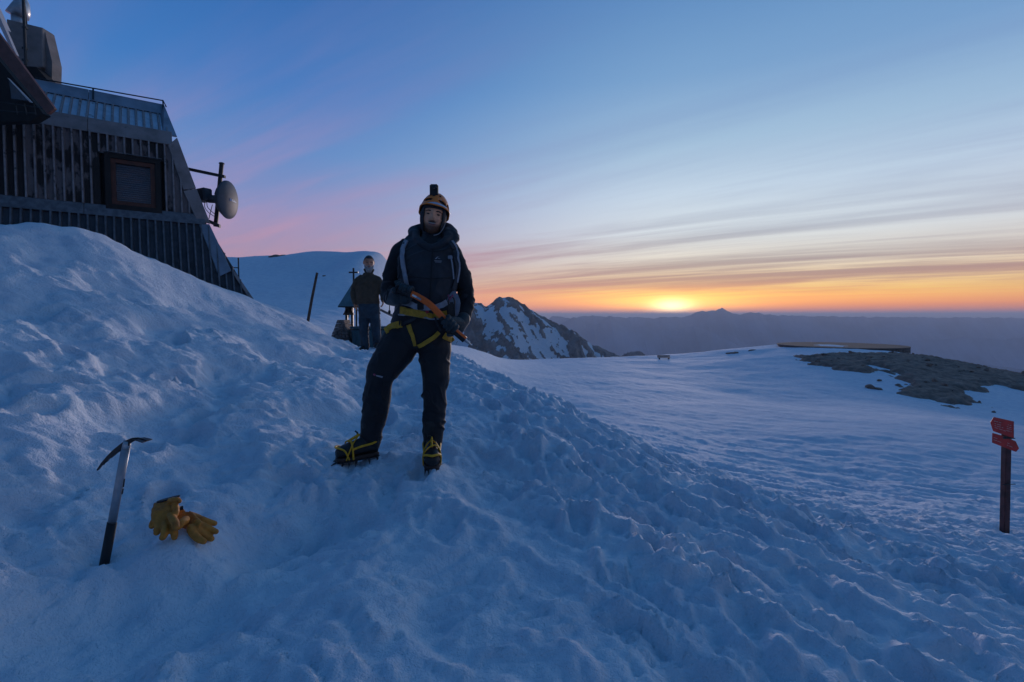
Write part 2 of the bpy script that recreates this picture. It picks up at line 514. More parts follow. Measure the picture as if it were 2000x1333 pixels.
def snow_material(name='snow'):
    m = bpy.data.materials.new(name)
    m.use_nodes = True
    b = NB(m.node_tree)
    bs = m.node_tree.nodes['Principled BSDF']
    geo = b.n('ShaderNodeNewGeometry')
    pos = geo.outputs['Position']
    n1 = b.noise(pos, 3.0, 3, 0.6)
    n2 = b.noise(pos, 22.0, 4, 0.7)
    col = b.mix(b.smooth(n1, .35, .7), (0.70, 0.75, 0.83, 1), (0.81, 0.85, 0.90, 1))
    b.link(col, bs.inputs['Base Color'])
    bs.inputs['Roughness'].default_value = 0.85
    bs.inputs['Specular IOR Level'].default_value = 0.15
    bp = b.n('ShaderNodeBump'); bp.inputs['Distance'].default_value = 0.016; bp.inputs['Strength'].default_value = 1.0
    b.link(n2, bp.inputs['Height'])
    n3 = b.noise(pos, 110.0, 3, 0.7)
    vo = b.n('ShaderNodeTexVoronoi'); vo.inputs['Scale'].default_value = 42.0; b.link(pos, vo.inputs['Vector'])
    n3 = b.m('ADD', n3, b.m('MULTIPLY', vo.outputs[0], -.5))
    bp2 = b.n('ShaderNodeBump'); bp2.inputs['Distance'].default_value = 0.004; bp2.inputs['Strength'].default_value = 1.0
    b.link(n3, bp2.inputs['Height'])
    b.link(bp.outputs[0], bp2.inputs['Normal'])
    b.link(bp2.outputs[0], bs.inputs['Normal'])
    return m
SNOW = snow_material()
def axis(n, b, a, c, lo, hi):
    t0 = math.asinh((lo - c) / a); t1 = math.asinh((hi - c) / a)
    return c + a * np.sinh(np.linspace(t0, t1, n))
gx = axis(1160, 5, 1.9, -0.2, -130, 130)
gy = axis(940, 5, 1.9, 2.6, -28, 150)
XX, YY = np.meshgrid(gx, gy)
ZB = base_h(XX, YY)
ZZ = ZB + detail_h(XX, YY)
snow = grid_mesh('snow_slope', XX, YY, ZZ, SNOW)
tag(snow, 'trodden blue snow slope with mound, spur and bowl', None, kind='structure')

# ================================================================== rock materials
def rock_material(name, c1, c2, scale, bump):
    m = bpy.data.materials.new(name); m.use_nodes = True
    b = NB(m.node_tree); bs = m.node_tree.nodes['Principled BSDF']
    pos = b.n('ShaderNodeNewGeometry').outputs['Position']
    n1 = b.noise(pos, scale, 8, .65)
    vo = b.n('ShaderNodeTexVoronoi'); vo.inputs['Scale'].default_value = scale * 2.2; b.link(pos, vo.inputs['Vector'])
    col = b.mix(b.smooth(n1, .35, .66), tuple(c1) + (1,), tuple(c2) + (1,))
    col = b.mix(b.m('MULTIPLY', b.smooth(vo.outputs[0], .25, .6), .4), col, tuple(x * .6 for x in c1) + (1,))
    b.link(col, bs.inputs['Base Color']); bs.inputs['Roughness'].default_value = .9
    bp = b.n('ShaderNodeBump'); bp.inputs['Distance'].default_value = bump; b.link(n1, bp.inputs['Height'])
    b.link(bp.outputs[0], bs.inputs['Normal'])
    return m
ROCK = rock_material('grey_limestone', (0.19, 0.125, 0.095), (0.35, 0.24, 0.185), 1.1, .15)
ROCKFAR = rock_material('peak_rock', (0.13, 0.105, 0.095), (0.29, 0.235, 0.20), .09, 1.2)

# bare ground on the right hill: rubble surface that rises through the snow inside its outline
def inpoly_dist(x, y, poly):
    inside = np.zeros(x.shape, bool); dmin = np.full(x.shape, 1e9)
    n = len(poly)
    for i in range(n):
        x0, y0 = poly[i]; x1, y1 = poly[(i + 1) % n]
        c = ((y0 > y) != (y1 > y)) & (x < (x1 - x0) * (y - y0) / (y1 - y0 + 1e-12) + x0)
        inside ^= c
        t = np.clip(((x - x0) * (x1 - x0) + (y - y0) * (y1 - y0)) / ((x1 - x0) ** 2 + (y1 - y0) ** 2), 0, 1)
        dmin = np.minimum(dmin, np.hypot(x - x0 - t * (x1 - x0), y - y0 - t * (y1 - y0)))
    return np.where(inside, dmin, -dmin)
def hit(px, py, y0=8.0, y1=75.0):
    """where the photo's ray meets the terrain"""
    ys = np.linspace(y0, y1, 900)
    pts = np.array([P(px, py, yy) for yy in ys])
    hb = base_h(pts[:, 0], pts[:, 1])
    under = np.where(pts[:, 2] < hb)[0]
    i = under[0] if len(under) else int(np.argmin(pts[:, 2] - hb))
    return pts[i, 0], pts[i, 1], hb[i]
def outcrop(name, outline, label, step=.16, rise=.22, cat=None):
    poly = [hit(a, b)[:2] for a, b in outline]
    xs = [p[0] for p in poly]; ys = [p[1] for p in poly]
    gx = np.arange(min(xs) - 1.2, max(xs) + 1.2, step); gy = np.arange(min(ys) - 1.5, max(ys) + 1.5, step * 1.3)
    X2, Y2 = np.meshgrid(gx, gy)
    sd = inpoly_dist(X2, Y2, poly)
    sd = sd + .9 * fbm(X2 * .55, Y2 * .35, 4, .6, seed=90)
    sn = base_h(X2, Y2) + detail_h(X2, Y2)
    r = np.clip(sd * .25, -.5, .16) + .09 * ridged(X2 * .8, Y2 * .8, 5, .62, seed=95) * sst(sd, -.5, .6) * 1.0
    Zr = sn + r * (rise / .22)
    o = grid_mesh(name, X2, Y2, Zr, ROCK, smooth=False)
    tag(o, label, cat, kind='structure' if cat is None else None)
    return o
BARE = outcrop('bare_rock_ground', [(1560, 698), (1600, 694), (1680, 692), (1760, 694), (1830, 703), (1900, 716), (2010, 738), (2040, 765),
                             (1990, 760), (1940, 752), (1895, 768), (1905, 790), (1870, 797), (1820, 780), (1770, 770), (1762, 745),
                             (1735, 722), (1700, 715), (1690, 730), (1640, 722), (1590, 712)],
        'bare grey rubble ground showing through the snow on the right hill')

def boulder_meshes():
    out = []
    for sd in range(6):
        rr = random.Random(300 + sd)
        bm = bmesh.new(); bmesh.ops.create_icosphere(bm, subdivisions=2, radius=1)
        dirs = [Vector((rr.uniform(-1, 1), rr.uniform(-1, 1), rr.uniform(-1, 1))).normalized() for _ in range(9)]
        for v in bm.verts:
            p = v.co.copy()
            for d in dirs:
                k = p.dot(d)
                if k > .55: p -= d * (k - .55) * .95
            v.co = p
        me = bpy.data.meshes.new('boulder'); bm.to_mesh(me); bm.free(); me.materials.append(ROCK)
        out.append(me)
    return out
_bms = boulder_meshes()
_br = random.Random(77)
_nv = len(BARE.data.vertices)
_bc = np.empty(_nv * 3); BARE.data.vertices.foreach_get('co', _bc); _bc = _bc.reshape(-1, 3)
_sn = base_h(_bc[:, 0], _bc[:, 1]) + detail_h(_bc[:, 0], _bc[:, 1])
_ok = np.where(_bc[:, 2] > _sn + .03)[0]
for _i in range(50):
    q = _bc[_ok[_br.randrange(len(_ok))]]
    o = bpy.data.objects.new('boulder', _bms[_i % 6]); COL.objects.link(o); o.parent = BARE
    s0 = _br.choice((.09, .12, .15, .2, .3))
    o.location = (q[0], q[1], q[2] + s0 * .1); o.scale = (s0 * _br.uniform(.8, 1.5), s0, s0 * _br.uniform(.4, .8)); o.rotation_euler = (_br.uniform(-.3, .3), _br.uniform(-.3, .3), _br.uniform(0, 6))

# ================================================================== the rocky peak across the saddle
SNOWFAR = mat('old_snow', (0.78, 0.81, 0.86), .7, var=.06, vscale=.05)
def peak_material():
    m = bpy.data.materials.new('peak_rock_and_snow'); m.use_nodes = True
    b = NB(m.node_tree); bs = m.node_tree.nodes['Principled BSDF']
    pos = b.n('ShaderNodeNewGeometry').outputs['Position']
    at = b.n('ShaderNodeAttribute'); at.attribute_name = 'snow'
    n1 = b.noise(pos, .11, 8, .65); n2 = b.noise(pos, .5, 5, .65)
    f = b.smooth(b.m('ADD', at.outputs['Fac'], b.m('MULTIPLY', b.m('SUBTRACT', n2, .5), .9)), .38, .62)
    rock = b.mix(b.smooth(n1, .35, .66), (0.11, 0.10, 0.10, 1), (0.29, 0.265, 0.25, 1))
    b.link(b.mix(f, rock, (.78, .81, .86, 1)), bs.inputs['Base Color'])
    bs.inputs['Roughness'].default_value = .85
    bp = b.n('ShaderNodeBump'); bp.inputs['Distance'].default_value = 1.0; b.link(n2, bp.inputs['Height'])
    b.link(bp.outputs[0], bs.inputs['Normal'])
    return m
PEAKM = peak_material()
def ridge_mountain(name, sil, Y0, depth, slope, label, seed, res=1.4, amp=5.0, material=None, snowy=0.5):
    pts = np.array([tuple(P(a, b, Y0)) for a, b in sil])
    x0, x1 = pts[0, 0], pts[-1, 0]
    gx = np.linspace(x0, x1, int((x1 - x0) / res)); gy = np.linspace(Y0 - depth, Y0 + depth * .6, int(depth * 1.6 / res / 1.2))
    X2, Y2 = np.meshgrid(gx, gy)
    top = np.interp(X2, pts[:, 0], pts[:, 2])
    dy = Y2 - Y0
    # ribs run down to the right: sheared coordinate
    u = (X2 - .55 * (-dy)) + amp * 2.2 * fbm(X2 / (amp * 7), dy / (amp * 7), 3, seed=seed + 21); k = 1.0 / (amp * 4.2)
    prof = top - np.abs(dy) * slope
    fade = .22 + .78 * sst(np.abs(dy), 0, depth * .22)
    rib = ridged(u * k, dy * k * .25, 4, .55, seed=seed)
    rockh = prof + fade * amp * (rib - .30) + fade * amp * .5 * ridged(X2 * k * 3, Y2 * k * 3, 3, .55, seed=seed + 5)
    snowh = prof + fade * amp * (.15 + snowy * .5) * (fbm(u * k * .8, dy * k * .3, 2, seed=seed + 9) + .25 + snowy)
    Zz = np.maximum(rockh, snowh)
    sn = sst(snowh - rockh, -.3 * amp * .3, .4 * amp * .3)
    o = grid_mesh(name, X2, Y2, Zz, material or PEAKM, {'snow': sn}, smooth=False)
    tag(o, label, None, kind='structure')
    return o
ridge_mountain('rocky_peak', [(760, 640), (830, 612), (880, 600), (905, 598), (925, 595), (941, 596), (948, 603), (955, 599), (966, 592), (977, 584.5), (991, 583),
                              (1001, 585), (1010, 589), (1020, 598), (1029, 605), (1040, 611), (1054, 620), (1066, 625), (1079, 633), (1092, 639), (1106, 644),
                              (1116, 648), (1125, 653), (1134, 661), (1142, 668), (1150, 673), (1158, 680), (1164, 680), (1175, 686), (1186, 690), (1205, 696), (1218, 703), (1235, 716)],
               330, 60, .85, 'craggy grey peak with snow gullies across the saddle', 3, res=.55, amp=5.0, snowy=.98)
ridge_mountain('lower_crag', [(1190, 712), (1205, 701), (1222, 692), (1233, 691), (1244, 688.5), (1257, 692), (1268, 697), (1277, 702), (1290, 712)],
               480, 40, .8, 'small snow-streaked crag at the foot of the peak', 14, res=1.0, amp=4.0, snowy=.7)

# ================================================================== far ranges in the haze
RANGE = mat('far_range', (0.30, 0.32, 0.40), .9, var=.3, vscale=.004)
def far_range(name, sil, Y0, label, seed, rough=1.2):
    pts = np.array([tuple(P(a, b, Y0)) for a, b in sil])
    gx = np.linspace(pts[0, 0], pts[-1, 0], 700); gy = np.linspace(-1, 1, 25)
    X2, T = np.meshgrid(gx, gy)
    top = np.interp(X2, pts[:, 0], pts[:, 2])
    px_m = Y0 / FPX
    top = top + rough * px_m * (1.6 * (ridged(X2 / (px_m * 26), 0 * X2 + seed * .37, 4, .5, seed=seed) - .6) - .2)
    base = -700.0
    d = np.abs(T) ** .8
    Z2 = top + (base - top) * d * (1 + .04 * pn(X2 / (px_m * 30), T * 4, seed))
    Y2 = Y0 + T * (top - base) * 1.5 + 8 * pn(X2 / (px_m * 40), T * 3, seed + 2)
    o = grid_mesh(name, X2, Y2, np.maximum(Z2, base - 1), RANGE)
    tag(o, label, None, kind='structure')
far_range('far_range', [(1050, 632), (1075, 622), (1080, 618), (1095, 619), (1120, 625), (1130, 620), (1160, 617), (1180, 620), (1190, 618), (1215, 622), (1240, 620), (1270, 622), (1300, 619),
                        (1330, 620), (1350, 615), (1368, 609), (1380, 608), (1390, 605), (1398, 608), (1410, 602), (1420, 608), (1432, 614), (1445, 616), (1470, 610), (1490, 614), (1530, 617), (1600, 618.5), (1700, 620), (1850, 621), (2050, 622), (2300, 623)],
          3000, 'long jagged mountain range under the rising sun', 2)
far_range('middle_range', [(1040, 660), (1080, 640), (1105, 627), (1120, 621), (1128, 623), (1145, 632), (1165, 634), (1185, 622), (1192, 619), (1205, 626), (1225, 637), (1260, 640), (1310, 648), (1335, 642), (1355, 636), (1375, 642), (1400, 652), (1450, 680)],
          2650, 'hazy pointed mountains between the peak and the sun', 7)
far_range('hazy_foothills', [(1660, 700), (1740, 676), (1770, 668), (1800, 666), (1850, 664), (1880, 659), (1910, 661), (1960, 664), (2000, 659), (2080, 655), (2200, 670), (2400, 690)],
          2500, 'low blue foothills in haze behind the right hill', 12, .8)
far_range('near_foothill', [(1850, 740), (1890, 714), (1905, 711), (1930, 714), (1960, 717), (2000, 722), (2100, 716), (2250, 740)],
          1700, 'dark blue wooded ridge beyond the bare rock at the right edge', 17, .8)

VALLEY = mat('valley_floor', (0.07, 0.075, 0.07), .95, var=.4, vscale=.0008)
R_ = 42000.0
vg = np.linspace(-R_, R_, 60)
VX, VY = np.meshgrid(vg, vg)
vz = -705 + 12 * fbm(VX / 4000, VY / 4000, 3, seed=33)
tag(grid_mesh('valley_ground', VX, VY, vz, VALLEY), 'dim valley plain far below the mountain', None, kind='structure')
# body of our own mountain below the snow so that nothing floats
n = 72
mv = []
for ring, (rr, zz) in enumerate(((62, -30), (150, -80), (500, -330), (1400, -725))):
    for i in range(n):
        a = 2 * math.pi * i / n
        k = 1 + .15 * math.sin(3 * a + ring) + .08 * math.sin(7 * a)
        mv.append((rr * k * math.cos(a), 30 + rr * k * math.sin(a), zz))
mf = [(r * n + i, r * n + (i + 1) % n, (r + 1) * n + (i + 1) % n, (r + 1) * n + i) for r in range(3) for i in range(n)] + [tuple(range(n))]
tag(mesh_obj('mountain_flank', mv, mf, ROCKFAR), 'steep rock flank of the summit falling to the valley', None, kind='structure')

# ================================================================== haze
def haze_box():
    x, y0, y1, zb, zt = 41500.0, -41500.0, 41500.0, -760.0, 54.0
    v = [(-x, y0, zb), (x, y0, zb), (x, y1, zb), (-x, y1, zb), (-x, y0, zt), (x, y0, zt), (x, y1, zt), (-x, y1, zt)]
    f = [(0, 3, 2, 1), (4, 5, 6, 7), (0, 1, 5, 4), (1, 2, 6, 5), (2, 3, 7, 6), (3, 0, 4, 7)]
    m = bpy.data.materials.new('haze_air'); m.use_nodes = True
    nt = m.node_tree; nt.nodes.clear()
    out = nt.nodes.new('ShaderNodeOutputMaterial')
    pv = nt.nodes.new('ShaderNodeVolumePrincipled')
    pv.inputs['Color'].default_value = (0.74, 0.80, 0.92, 1)
    pv.inputs['Density'].default_value = 1.0 / 3300.0
    pv.inputs['Anisotropy'].default_value = 0.15
    nt.links.new(pv.outputs[0], out.inputs['Volume'])
    o = mesh_obj('haze', v, f, m)
    tag(o, 'pale purple morning haze lying in the valley', None, kind='stuff')
haze_box()
# ================================================================== mesh builders
def V(*a): return Vector(a)
def prism(poly, vec):
    """extrude a polygon by vec, return (verts, faces)"""
    n = len(poly)
    v = [Vector(p) for p in poly] + [Vector(p) + Vector(vec) for p in poly]
    f = [tuple(range(n)), tuple(range(2 * n - 1, n - 1, -1))] + [(i, i + n, (i + 1) % n + n, (i + 1) % n) for i in range(n)]
    return v, f
class MB:
    def __init__(self):
        self.v = []; self.f = []
    def add(self, vf):
        v, f = vf; k = len(self.v)
        self.v += [tuple(x) for x in v]; self.f += [tuple(i + k for i in q) for q in f]
        return self
    def prism(self, poly, vec): return self.add(prism(poly, vec))
    def box(self, c, sx, sy, sz, rz=0.0):
        c = Vector(c); R = Matrix.Rotation(rz, 3, 'Z')
        pts = [c + R @ Vector((a * sx / 2, b * sy / 2, -sz / 2)) for a, b in ((-1, -1), (1, -1), (1, 1), (-1, 1))]
        return self.prism(pts, (0, 0, sz))
    def tube(self, path, r, n=10, squash=None, caps=True):
        return self.add(tube(path, r, n, squash))
    def build(self, name, m=None, parent=None, smooth=False, bevel=0.0, seg=2):
        bm = bmesh.new()
        vs = [bm.verts.new(p) for p in self.v]
        for q in self.f:
            try: bm.faces.new([vs[i] for i in q])
            except ValueError: pass
        if bevel > 0:
            bmesh.ops.recalc_face_normals(bm, faces=bm.faces[:])
            bmesh.ops.bevel(bm, geom=bm.edges[:], offset=bevel, segments=seg, affect='EDGES', clamp_overlap=True)
        return bm_obj(name, bm, m, parent, smooth)
def frames(path):
    pts = [Vector(p) for p in path]
    out = []
    up = None
    for i, p in enumerate(pts):
        t = (pts[min(i + 1, len(pts) - 1)] - pts[max(i - 1, 0)]).normalized()
        if up is None:
            ref = Vector((0, 0, 1)) if abs(t.z) < .9 else Vector((0, 1, 0))
            up = (ref - t * ref.dot(t)).normalized()
        else:
            up = (up - t * up.dot(t)).normalized()
        out.append((p, t, up, t.cross(up)))
    return out
def tube(path, r, n=10, squash=None, round_ends=False):
    """tube along a path; r scalar or list; squash = (up factor, side factor)"""
    fr = frames(path)
    rs = r if hasattr(r, '__len__') else [r] * len(fr)
    sq = squash or (1, 1)
    v = []; f = []
    rings = []
    items = [(p, up, sd, rr) for (p, t, up, sd), rr in zip(fr, rs)]
    if round_ends:
        p, t, up, sd = fr[0]; r0 = rs[0]
        pre = [(p - t * r0 * math.sin(a), up, sd, r0 * math.cos(a)) for a in (1.35, .9, .45)]
        p, t, up, sd = fr[-1]; r1 = rs[-1]
        post = [(p + t * r1 * math.sin(a), up, sd, r1 * math.cos(a)) for a in (.45, .9, 1.35)]
        items = pre + items + post
    for p, up, sd, rr in items:
        for j in range(n):
            a = 2 * math.pi * j / n
            v.append(p + up * (math.cos(a) * rr * sq[0]) + sd * (math.sin(a) * rr * sq[1]))
    k = len(items)
    for i in range(k - 1):
        for j in range(n):
            f.append((i * n + j, i * n + (j + 1) % n, (i + 1) * n + (j + 1) % n, (i + 1) * n + j))
    f.append(tuple(range(n))); f.append(tuple(range((k - 1) * n, k * n)))
    return v, f
def loft(secs, n=20):
    """secs: list of (centre, a vector, b vector) closed elliptical sections"""
    v = []; f = []
    for c, a, b in secs:
        c = Vector(c); a = Vector(a); b = Vector(b)
        for j in range(n):
            t = 2 * math.pi * j / n
            v.append(c + a * math.cos(t) + b * math.sin(t))
    k = len(secs)
    for i in range(k - 1):
        for j in range(n):
            f.append((i * n + j, i * n + (j + 1) % n, (i + 1) * n + (j + 1) % n, (i + 1) * n + j))
    f.append(tuple(range(n))); f.append(tuple(range((k - 1) * n, k * n)))
    return v, f
def lathe(profile, origin, axis, n=32):
    """profile (radius, height) round an axis"""
    ax = Vector(axis).normalized()
    u = ax.orthogonal().normalized(); w_ = ax.cross(u)
    v = []; f = []
    for r, h in profile:
        for j in range(n):
            t = 2 * math.pi * j / n
            v.append(Vector(origin) + ax * h + (u * math.cos(t) + w_ * math.sin(t)) * max(r, 1e-4))
    for i in range(len(profile) - 1):
        for j in range(n):
            f.append((i * n + j, i * n + (j + 1) % n, (i + 1) * n + (j + 1) % n, (i + 1) * n + j))
    f.append(tuple(range(n))); f.append(tuple(range((len(profile) - 1) * n, len(profile) * n)))
    return v, f
def bezier(pts, n=16):
    """Catmull-Rom through pts"""
    pts = [Vector(p) for p in pts]
    ext = [pts[0] * 2 - pts[1]] + pts + [pts[-1] * 2 - pts[-2]]
    out = []
    for i in range(len(pts) - 1):
        p0, p1, p2, p3 = ext[i:i + 4]
        m = max(2, n // (len(pts) - 1))
        for k in range(m):
            t = k / m
            out.append(.5 * ((2 * p1) + (p2 - p0) * t + (2 * p0 - 5 * p1 + 4 * p2 - p3) * t * t + (3 * p1 - p0 - 3 * p2 + p3) * t ** 3))
    out.append(pts[-1])
    return out

# ================================================================== materials
M = {}
def sheet_mat(name, c1, c2, lo, hi, rough=.55):
    m = bpy.data.materials.new(name); m.use_nodes = True
    b = NB(m.node_tree); bs = m.node_tree.nodes['Principled BSDF']
    t = b.n('ShaderNodeTexCoord').outputs['Object']
    mp = b.n('ShaderNodeMapping'); mp.inputs['Scale'].default_value = (4.2, 4.2, 1.7); b.link(t, mp.inputs[0])
    n1 = b.noise(mp.outputs[0], 1.6, 5, .55); n2 = b.noise(t, 14, 6, .65)
    f = b.smooth(b.m('ADD', n1, b.m('MULTIPLY', b.m('SUBTRACT', n2, .5), .16)), lo, hi)
    base = b.mix(b.smooth(n2, .3, .7), tuple(x * .82 for x in c1) + (1,), tuple(c1) + (1,))
    b.link(b.mix(f, base, tuple(c2) + (1,)), bs.inputs['Base Color'])
    bs.inputs['Roughness'].default_value = rough
    bs.inputs['Metallic'].default_value = .15
    return m
M['wall_patchy'] = mat('peeling_grey_sheet', (0.34, 0.30, 0.32), .55, .2, var=.15, vscale=5, col2=(0.022, 0.015, 0.014), thr=(.50, .56, 2.6))
M['wall_worn'] = mat('half_bare_sheet', (0.33, 0.29, 0.31), .55, .2, var=.12, vscale=5, col2=(0.022, 0.015, 0.014), thr=(.42, .47, 2.4))
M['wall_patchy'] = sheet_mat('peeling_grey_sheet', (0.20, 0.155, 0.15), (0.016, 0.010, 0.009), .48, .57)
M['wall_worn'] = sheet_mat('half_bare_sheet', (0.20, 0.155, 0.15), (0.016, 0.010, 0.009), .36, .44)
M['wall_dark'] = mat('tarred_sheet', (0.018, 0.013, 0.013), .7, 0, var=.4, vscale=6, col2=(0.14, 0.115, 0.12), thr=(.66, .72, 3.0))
M['rib'] = mat('sheet_rib', (0.27, 0.235, 0.235), .45, .4, var=.25, vscale=12, col2=(0.04, 0.03, 0.03), thr=(.58, .66, 7))
M['skirt'] = mat('slate_blue_sheet', (0.052, 0.05, 0.058), .45, .3, var=.3, vscale=6, col2=(0.03, 0.028, 0.03), thr=(.55, .66, 4))
M['skirt_rib'] = mat('slate_blue_rib', (0.13, 0.135, 0.15), .45, .3, var=.3, vscale=12)
M['roof'] = mat('pale_blue_roof_sheet', (0.50, 0.55, 0.62), .4, .4, var=.15, vscale=5, col2=(0.08, 0.07, 0.07), thr=(.62, .72, 5))
M['flash'] = mat('grey_flashing', (0.25, 0.21, 0.205), .5, .3, var=.22, vscale=4, col2=(0.10, 0.07, 0.06), thr=(.60, .72, 5))
M['flash_blue'] = mat('blue_grey_flashing', (0.22, 0.26, 0.32), .45, .3, var=.2, vscale=4, bump=.002, bscale=8)
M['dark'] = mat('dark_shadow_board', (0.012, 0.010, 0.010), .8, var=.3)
M['brown'] = mat('red_brown_board', (0.13, 0.055, 0.045), .6, var=.3, vscale=7, bump=.003, bscale=25)
M['woodframe'] = mat('brown_window_wood', (0.085, 0.024, 0.012), .55, var=.35, vscale=9)
M['chim'] = mat('weathered_grey_cladding', (0.20, 0.18, 0.175), .8, var=.25, vscale=3, bump=.004, bscale=12)
M['galv'] = mat('galvanised_steel', (0.45, 0.46, 0.48), .4, .7, var=.2, vscale=8)
M['steel_dark'] = mat('dark_painted_steel', (0.025, 0.028, 0.032), .45, .3, var=.3, vscale=14)
M['black'] = mat('black_rubber', (0.012, 0.012, 0.014), .6)
M['white_trim'] = mat('off_white_trim', (0.55, 0.52, 0.52), .5, var=.15)
M['dish'] = mat('grey_dish_plastic', (0.075, 0.08, 0.095), .6, var=.2, vscale=4)
M['white'] = mat('white_print', (0.75, 0.75, 0.75), .6)
M['print_blue'] = mat('blue_print', (0.10, 0.25, 0.55), .6)
def glass_mat():
    m = bpy.data.materials.new('old_window_glass'); m.use_nodes = True
    b = NB(m.node_tree); bs = m.node_tree.nodes['Principled BSDF']
    bs.inputs['Base Color'].default_value = (0.03, 0.035, 0.05, 1); bs.inputs['Roughness'].default_value = .12
    bs.inputs['Specular IOR Level'].default_value = 1.0
    t = b.n('ShaderNodeTexCoord').outputs['Object']
    bp = b.n('ShaderNodeBump'); bp.inputs['Distance'].default_value = .02
    b.link(b.noise(t, 5, 2, .5), bp.inputs['Height']); b.link(bp.outputs[0], bs.inputs['Normal'])
    return m
M['glass'] = glass_mat()

# ================================================================== mountain hut
WD = Vector((0.81, 0.586, 0)).normalized()
WNrm = Vector((WD.y, -WD.x, 0))
W0 = P(205, 400, 8.0); W0.z = 0
def onwall(px, py, n=0.0):
    d = P(px, py, 1.0)
    k = (W0.dot(WNrm) + n) / d.dot(WNrm)
    return d * k
def wt(p): return (Vector((p.x, p.y, 0)) - W0).dot(WD)
def wp(t, n, z):
    q = W0 + WD * t + WNrm * n
    return Vector((q.x, q.y, z))
hut = empty('mountain_hut', (W0.x, W0.y, 0.2))
tag(hut, 'weathered mountain hut clad in peeling ribbed metal behind the snow mound', 'hut')
TL = -3.4   # the wall runs out of the frame on the left
def band(name, rt, rb, nt, nb, spacing, mats, ribmat, ribname, start, depth=.045, ribw=.036, holes=None, zt_=None):
    """one storey of ribbed sheets between a top and bottom line; rt / rb = (t, z) of the right-hand corners"""
    (t1, z1), (t0, z0) = rt, rb
    def tr(z): return t0 + (t1 - t0) * (z - z0) / (z1 - z0)
    def ztop(t):
        if t <= t1: return z1
        return z0 + (t0 - t) / (t0 - t1) * (z1 - z0)
    def nn(z): return nb + (nt - nb) * (z - z0) / (z1 - z0)
    t = start; i = 0
    while t < t0 - .01:
        tb = min(t + spacing, t0 - .002)
        spans = [(z0, None)]
        if holes and tb > holes[0] + .01 and t < holes[1] - .01:
            spans = [(z0, holes[2]), (holes[3], None)]
        for (za, zb) in spans:
            a1 = ztop(t) if zb is None else zb; b1 = ztop(tb) if zb is None else zb
            if min(a1, b1) < za + .004: 
                b1 = max(b1, za + .004); a1 = max(a1, za + .006)
            poly = [wp(t, nn(za), za), wp(tb, nn(za), za), wp(tb, nn(b1), b1), wp(t, nn(a1), a1)]
            MB().prism(poly, -WNrm * .02).build(name, mats(t, i), hut)
            if t > start + .01:
                w2 = ribw / 2
                zz = a1 - .01
                if zz > za + .03:
                    # trapezoid rib: foot wider than crest
                    foot = [wp(t - w2, nn(za) + .001, za + .005), wp(t + w2, nn(za) + .001, za + .005), wp(t + w2 * .55, nn(za) + depth, za + .005), wp(t - w2 * .55, nn(za) + depth, za + .005)]
                    up = wp(t, nn(zz), zz) - wp(t, nn(za), za + .005)
                    MB().prism(foot, up).build(ribname, ribmat, hut)
        t = tb; i += 1
# corners
c_top = onwall(320, 224, -.80); c_rb = onwall(340, 262, -.14)
c_wt = onwall(338, 284, -.06); c_wb = onwall(398, 421, 0.0)
c_st = onwall(404, 438, .05); c_sb = onwall(496, 590, .50)
rib_sp = (wt(onwall(300, 350)) - wt(onwall(40, 350))) / 15.0
# window opening in wall coordinates
w_l, w_r = wt(onwall(205, 350)), wt(onwall(314, 350))
w_t, w_b = onwall(258, 306).z, onwall(258, 413).z
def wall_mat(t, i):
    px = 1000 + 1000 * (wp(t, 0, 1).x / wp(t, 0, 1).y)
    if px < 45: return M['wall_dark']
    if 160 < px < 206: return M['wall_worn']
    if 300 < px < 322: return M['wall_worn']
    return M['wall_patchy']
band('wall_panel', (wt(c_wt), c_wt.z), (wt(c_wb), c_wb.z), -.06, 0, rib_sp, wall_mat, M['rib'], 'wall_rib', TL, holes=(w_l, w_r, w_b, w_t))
band('roof_panel', (wt(c_top), c_top.z), (wt(c_rb), c_rb.z), -.80, -.14, rib_sp * .98, lambda t, i: M['roof'], M['rib'], 'roof_rib', TL + .03)
band('skirt_panel', (wt(c_st), c_st.z), (wt(c_sb), c_sb.z), .05, .50, rib_sp, lambda t, i: M['skirt'], M['skirt_rib'], 'skirt_rib', TL + .05)
for i in range(26):   # shade of the gaps between ribs under the ridge cap, as dark strips
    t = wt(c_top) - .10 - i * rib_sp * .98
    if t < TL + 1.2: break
    MB().prism([wp(t - .045, -.775, c_top.z - .055), wp(t + .045, -.775, c_top.z - .055), wp(t + .045, -.79, c_top.z - .002), wp(t - .045, -.79, c_top.z - .002)], WNrm * .012).build('rib_gap_shade', M['dark'], hut)
# flashings between the bands
def strip(name, ta, tb, za, na, zb, nb, m, th=.03):
    poly = [wp(ta, na, za), wp(tb[0], na, za), wp(tb[1], nb, zb), wp(ta, nb, zb)]
    return MB().prism(poly, -WNrm * th).build(name, m, hut, bevel=.004, seg=1)
seg = np.linspace(TL, wt(c_rb) - .03, 5)
for a, b in zip(seg[:-1], seg[1:]):
    strip('eave_flashing', a, (b - .004, b - .004), c_wt.z - .01, -.015, c_rb.z + .015, -.10, M['flash'])
seg = np.linspace(TL, wt(c_st) - .02, 4)
for a, b in zip(seg[:-1], seg[1:]):
    strip('drip_flashing', a, (b - .004, b - .004), c_st.z - .02, .095, c_wb.z + .005, .035, M['skirt_rib'])
c_cap = onwall(319, 205, -.95)
seg = np.linspace(TL + 1.2, wt(c_cap) - .01, 4)
for a, b in zip(seg[:-1], seg[1:]):
    strip('ridge_cap', a, (b - .004, b - .004), c_top.z - .01, -.76, c_cap.z, -.93, M['flash_blue'])
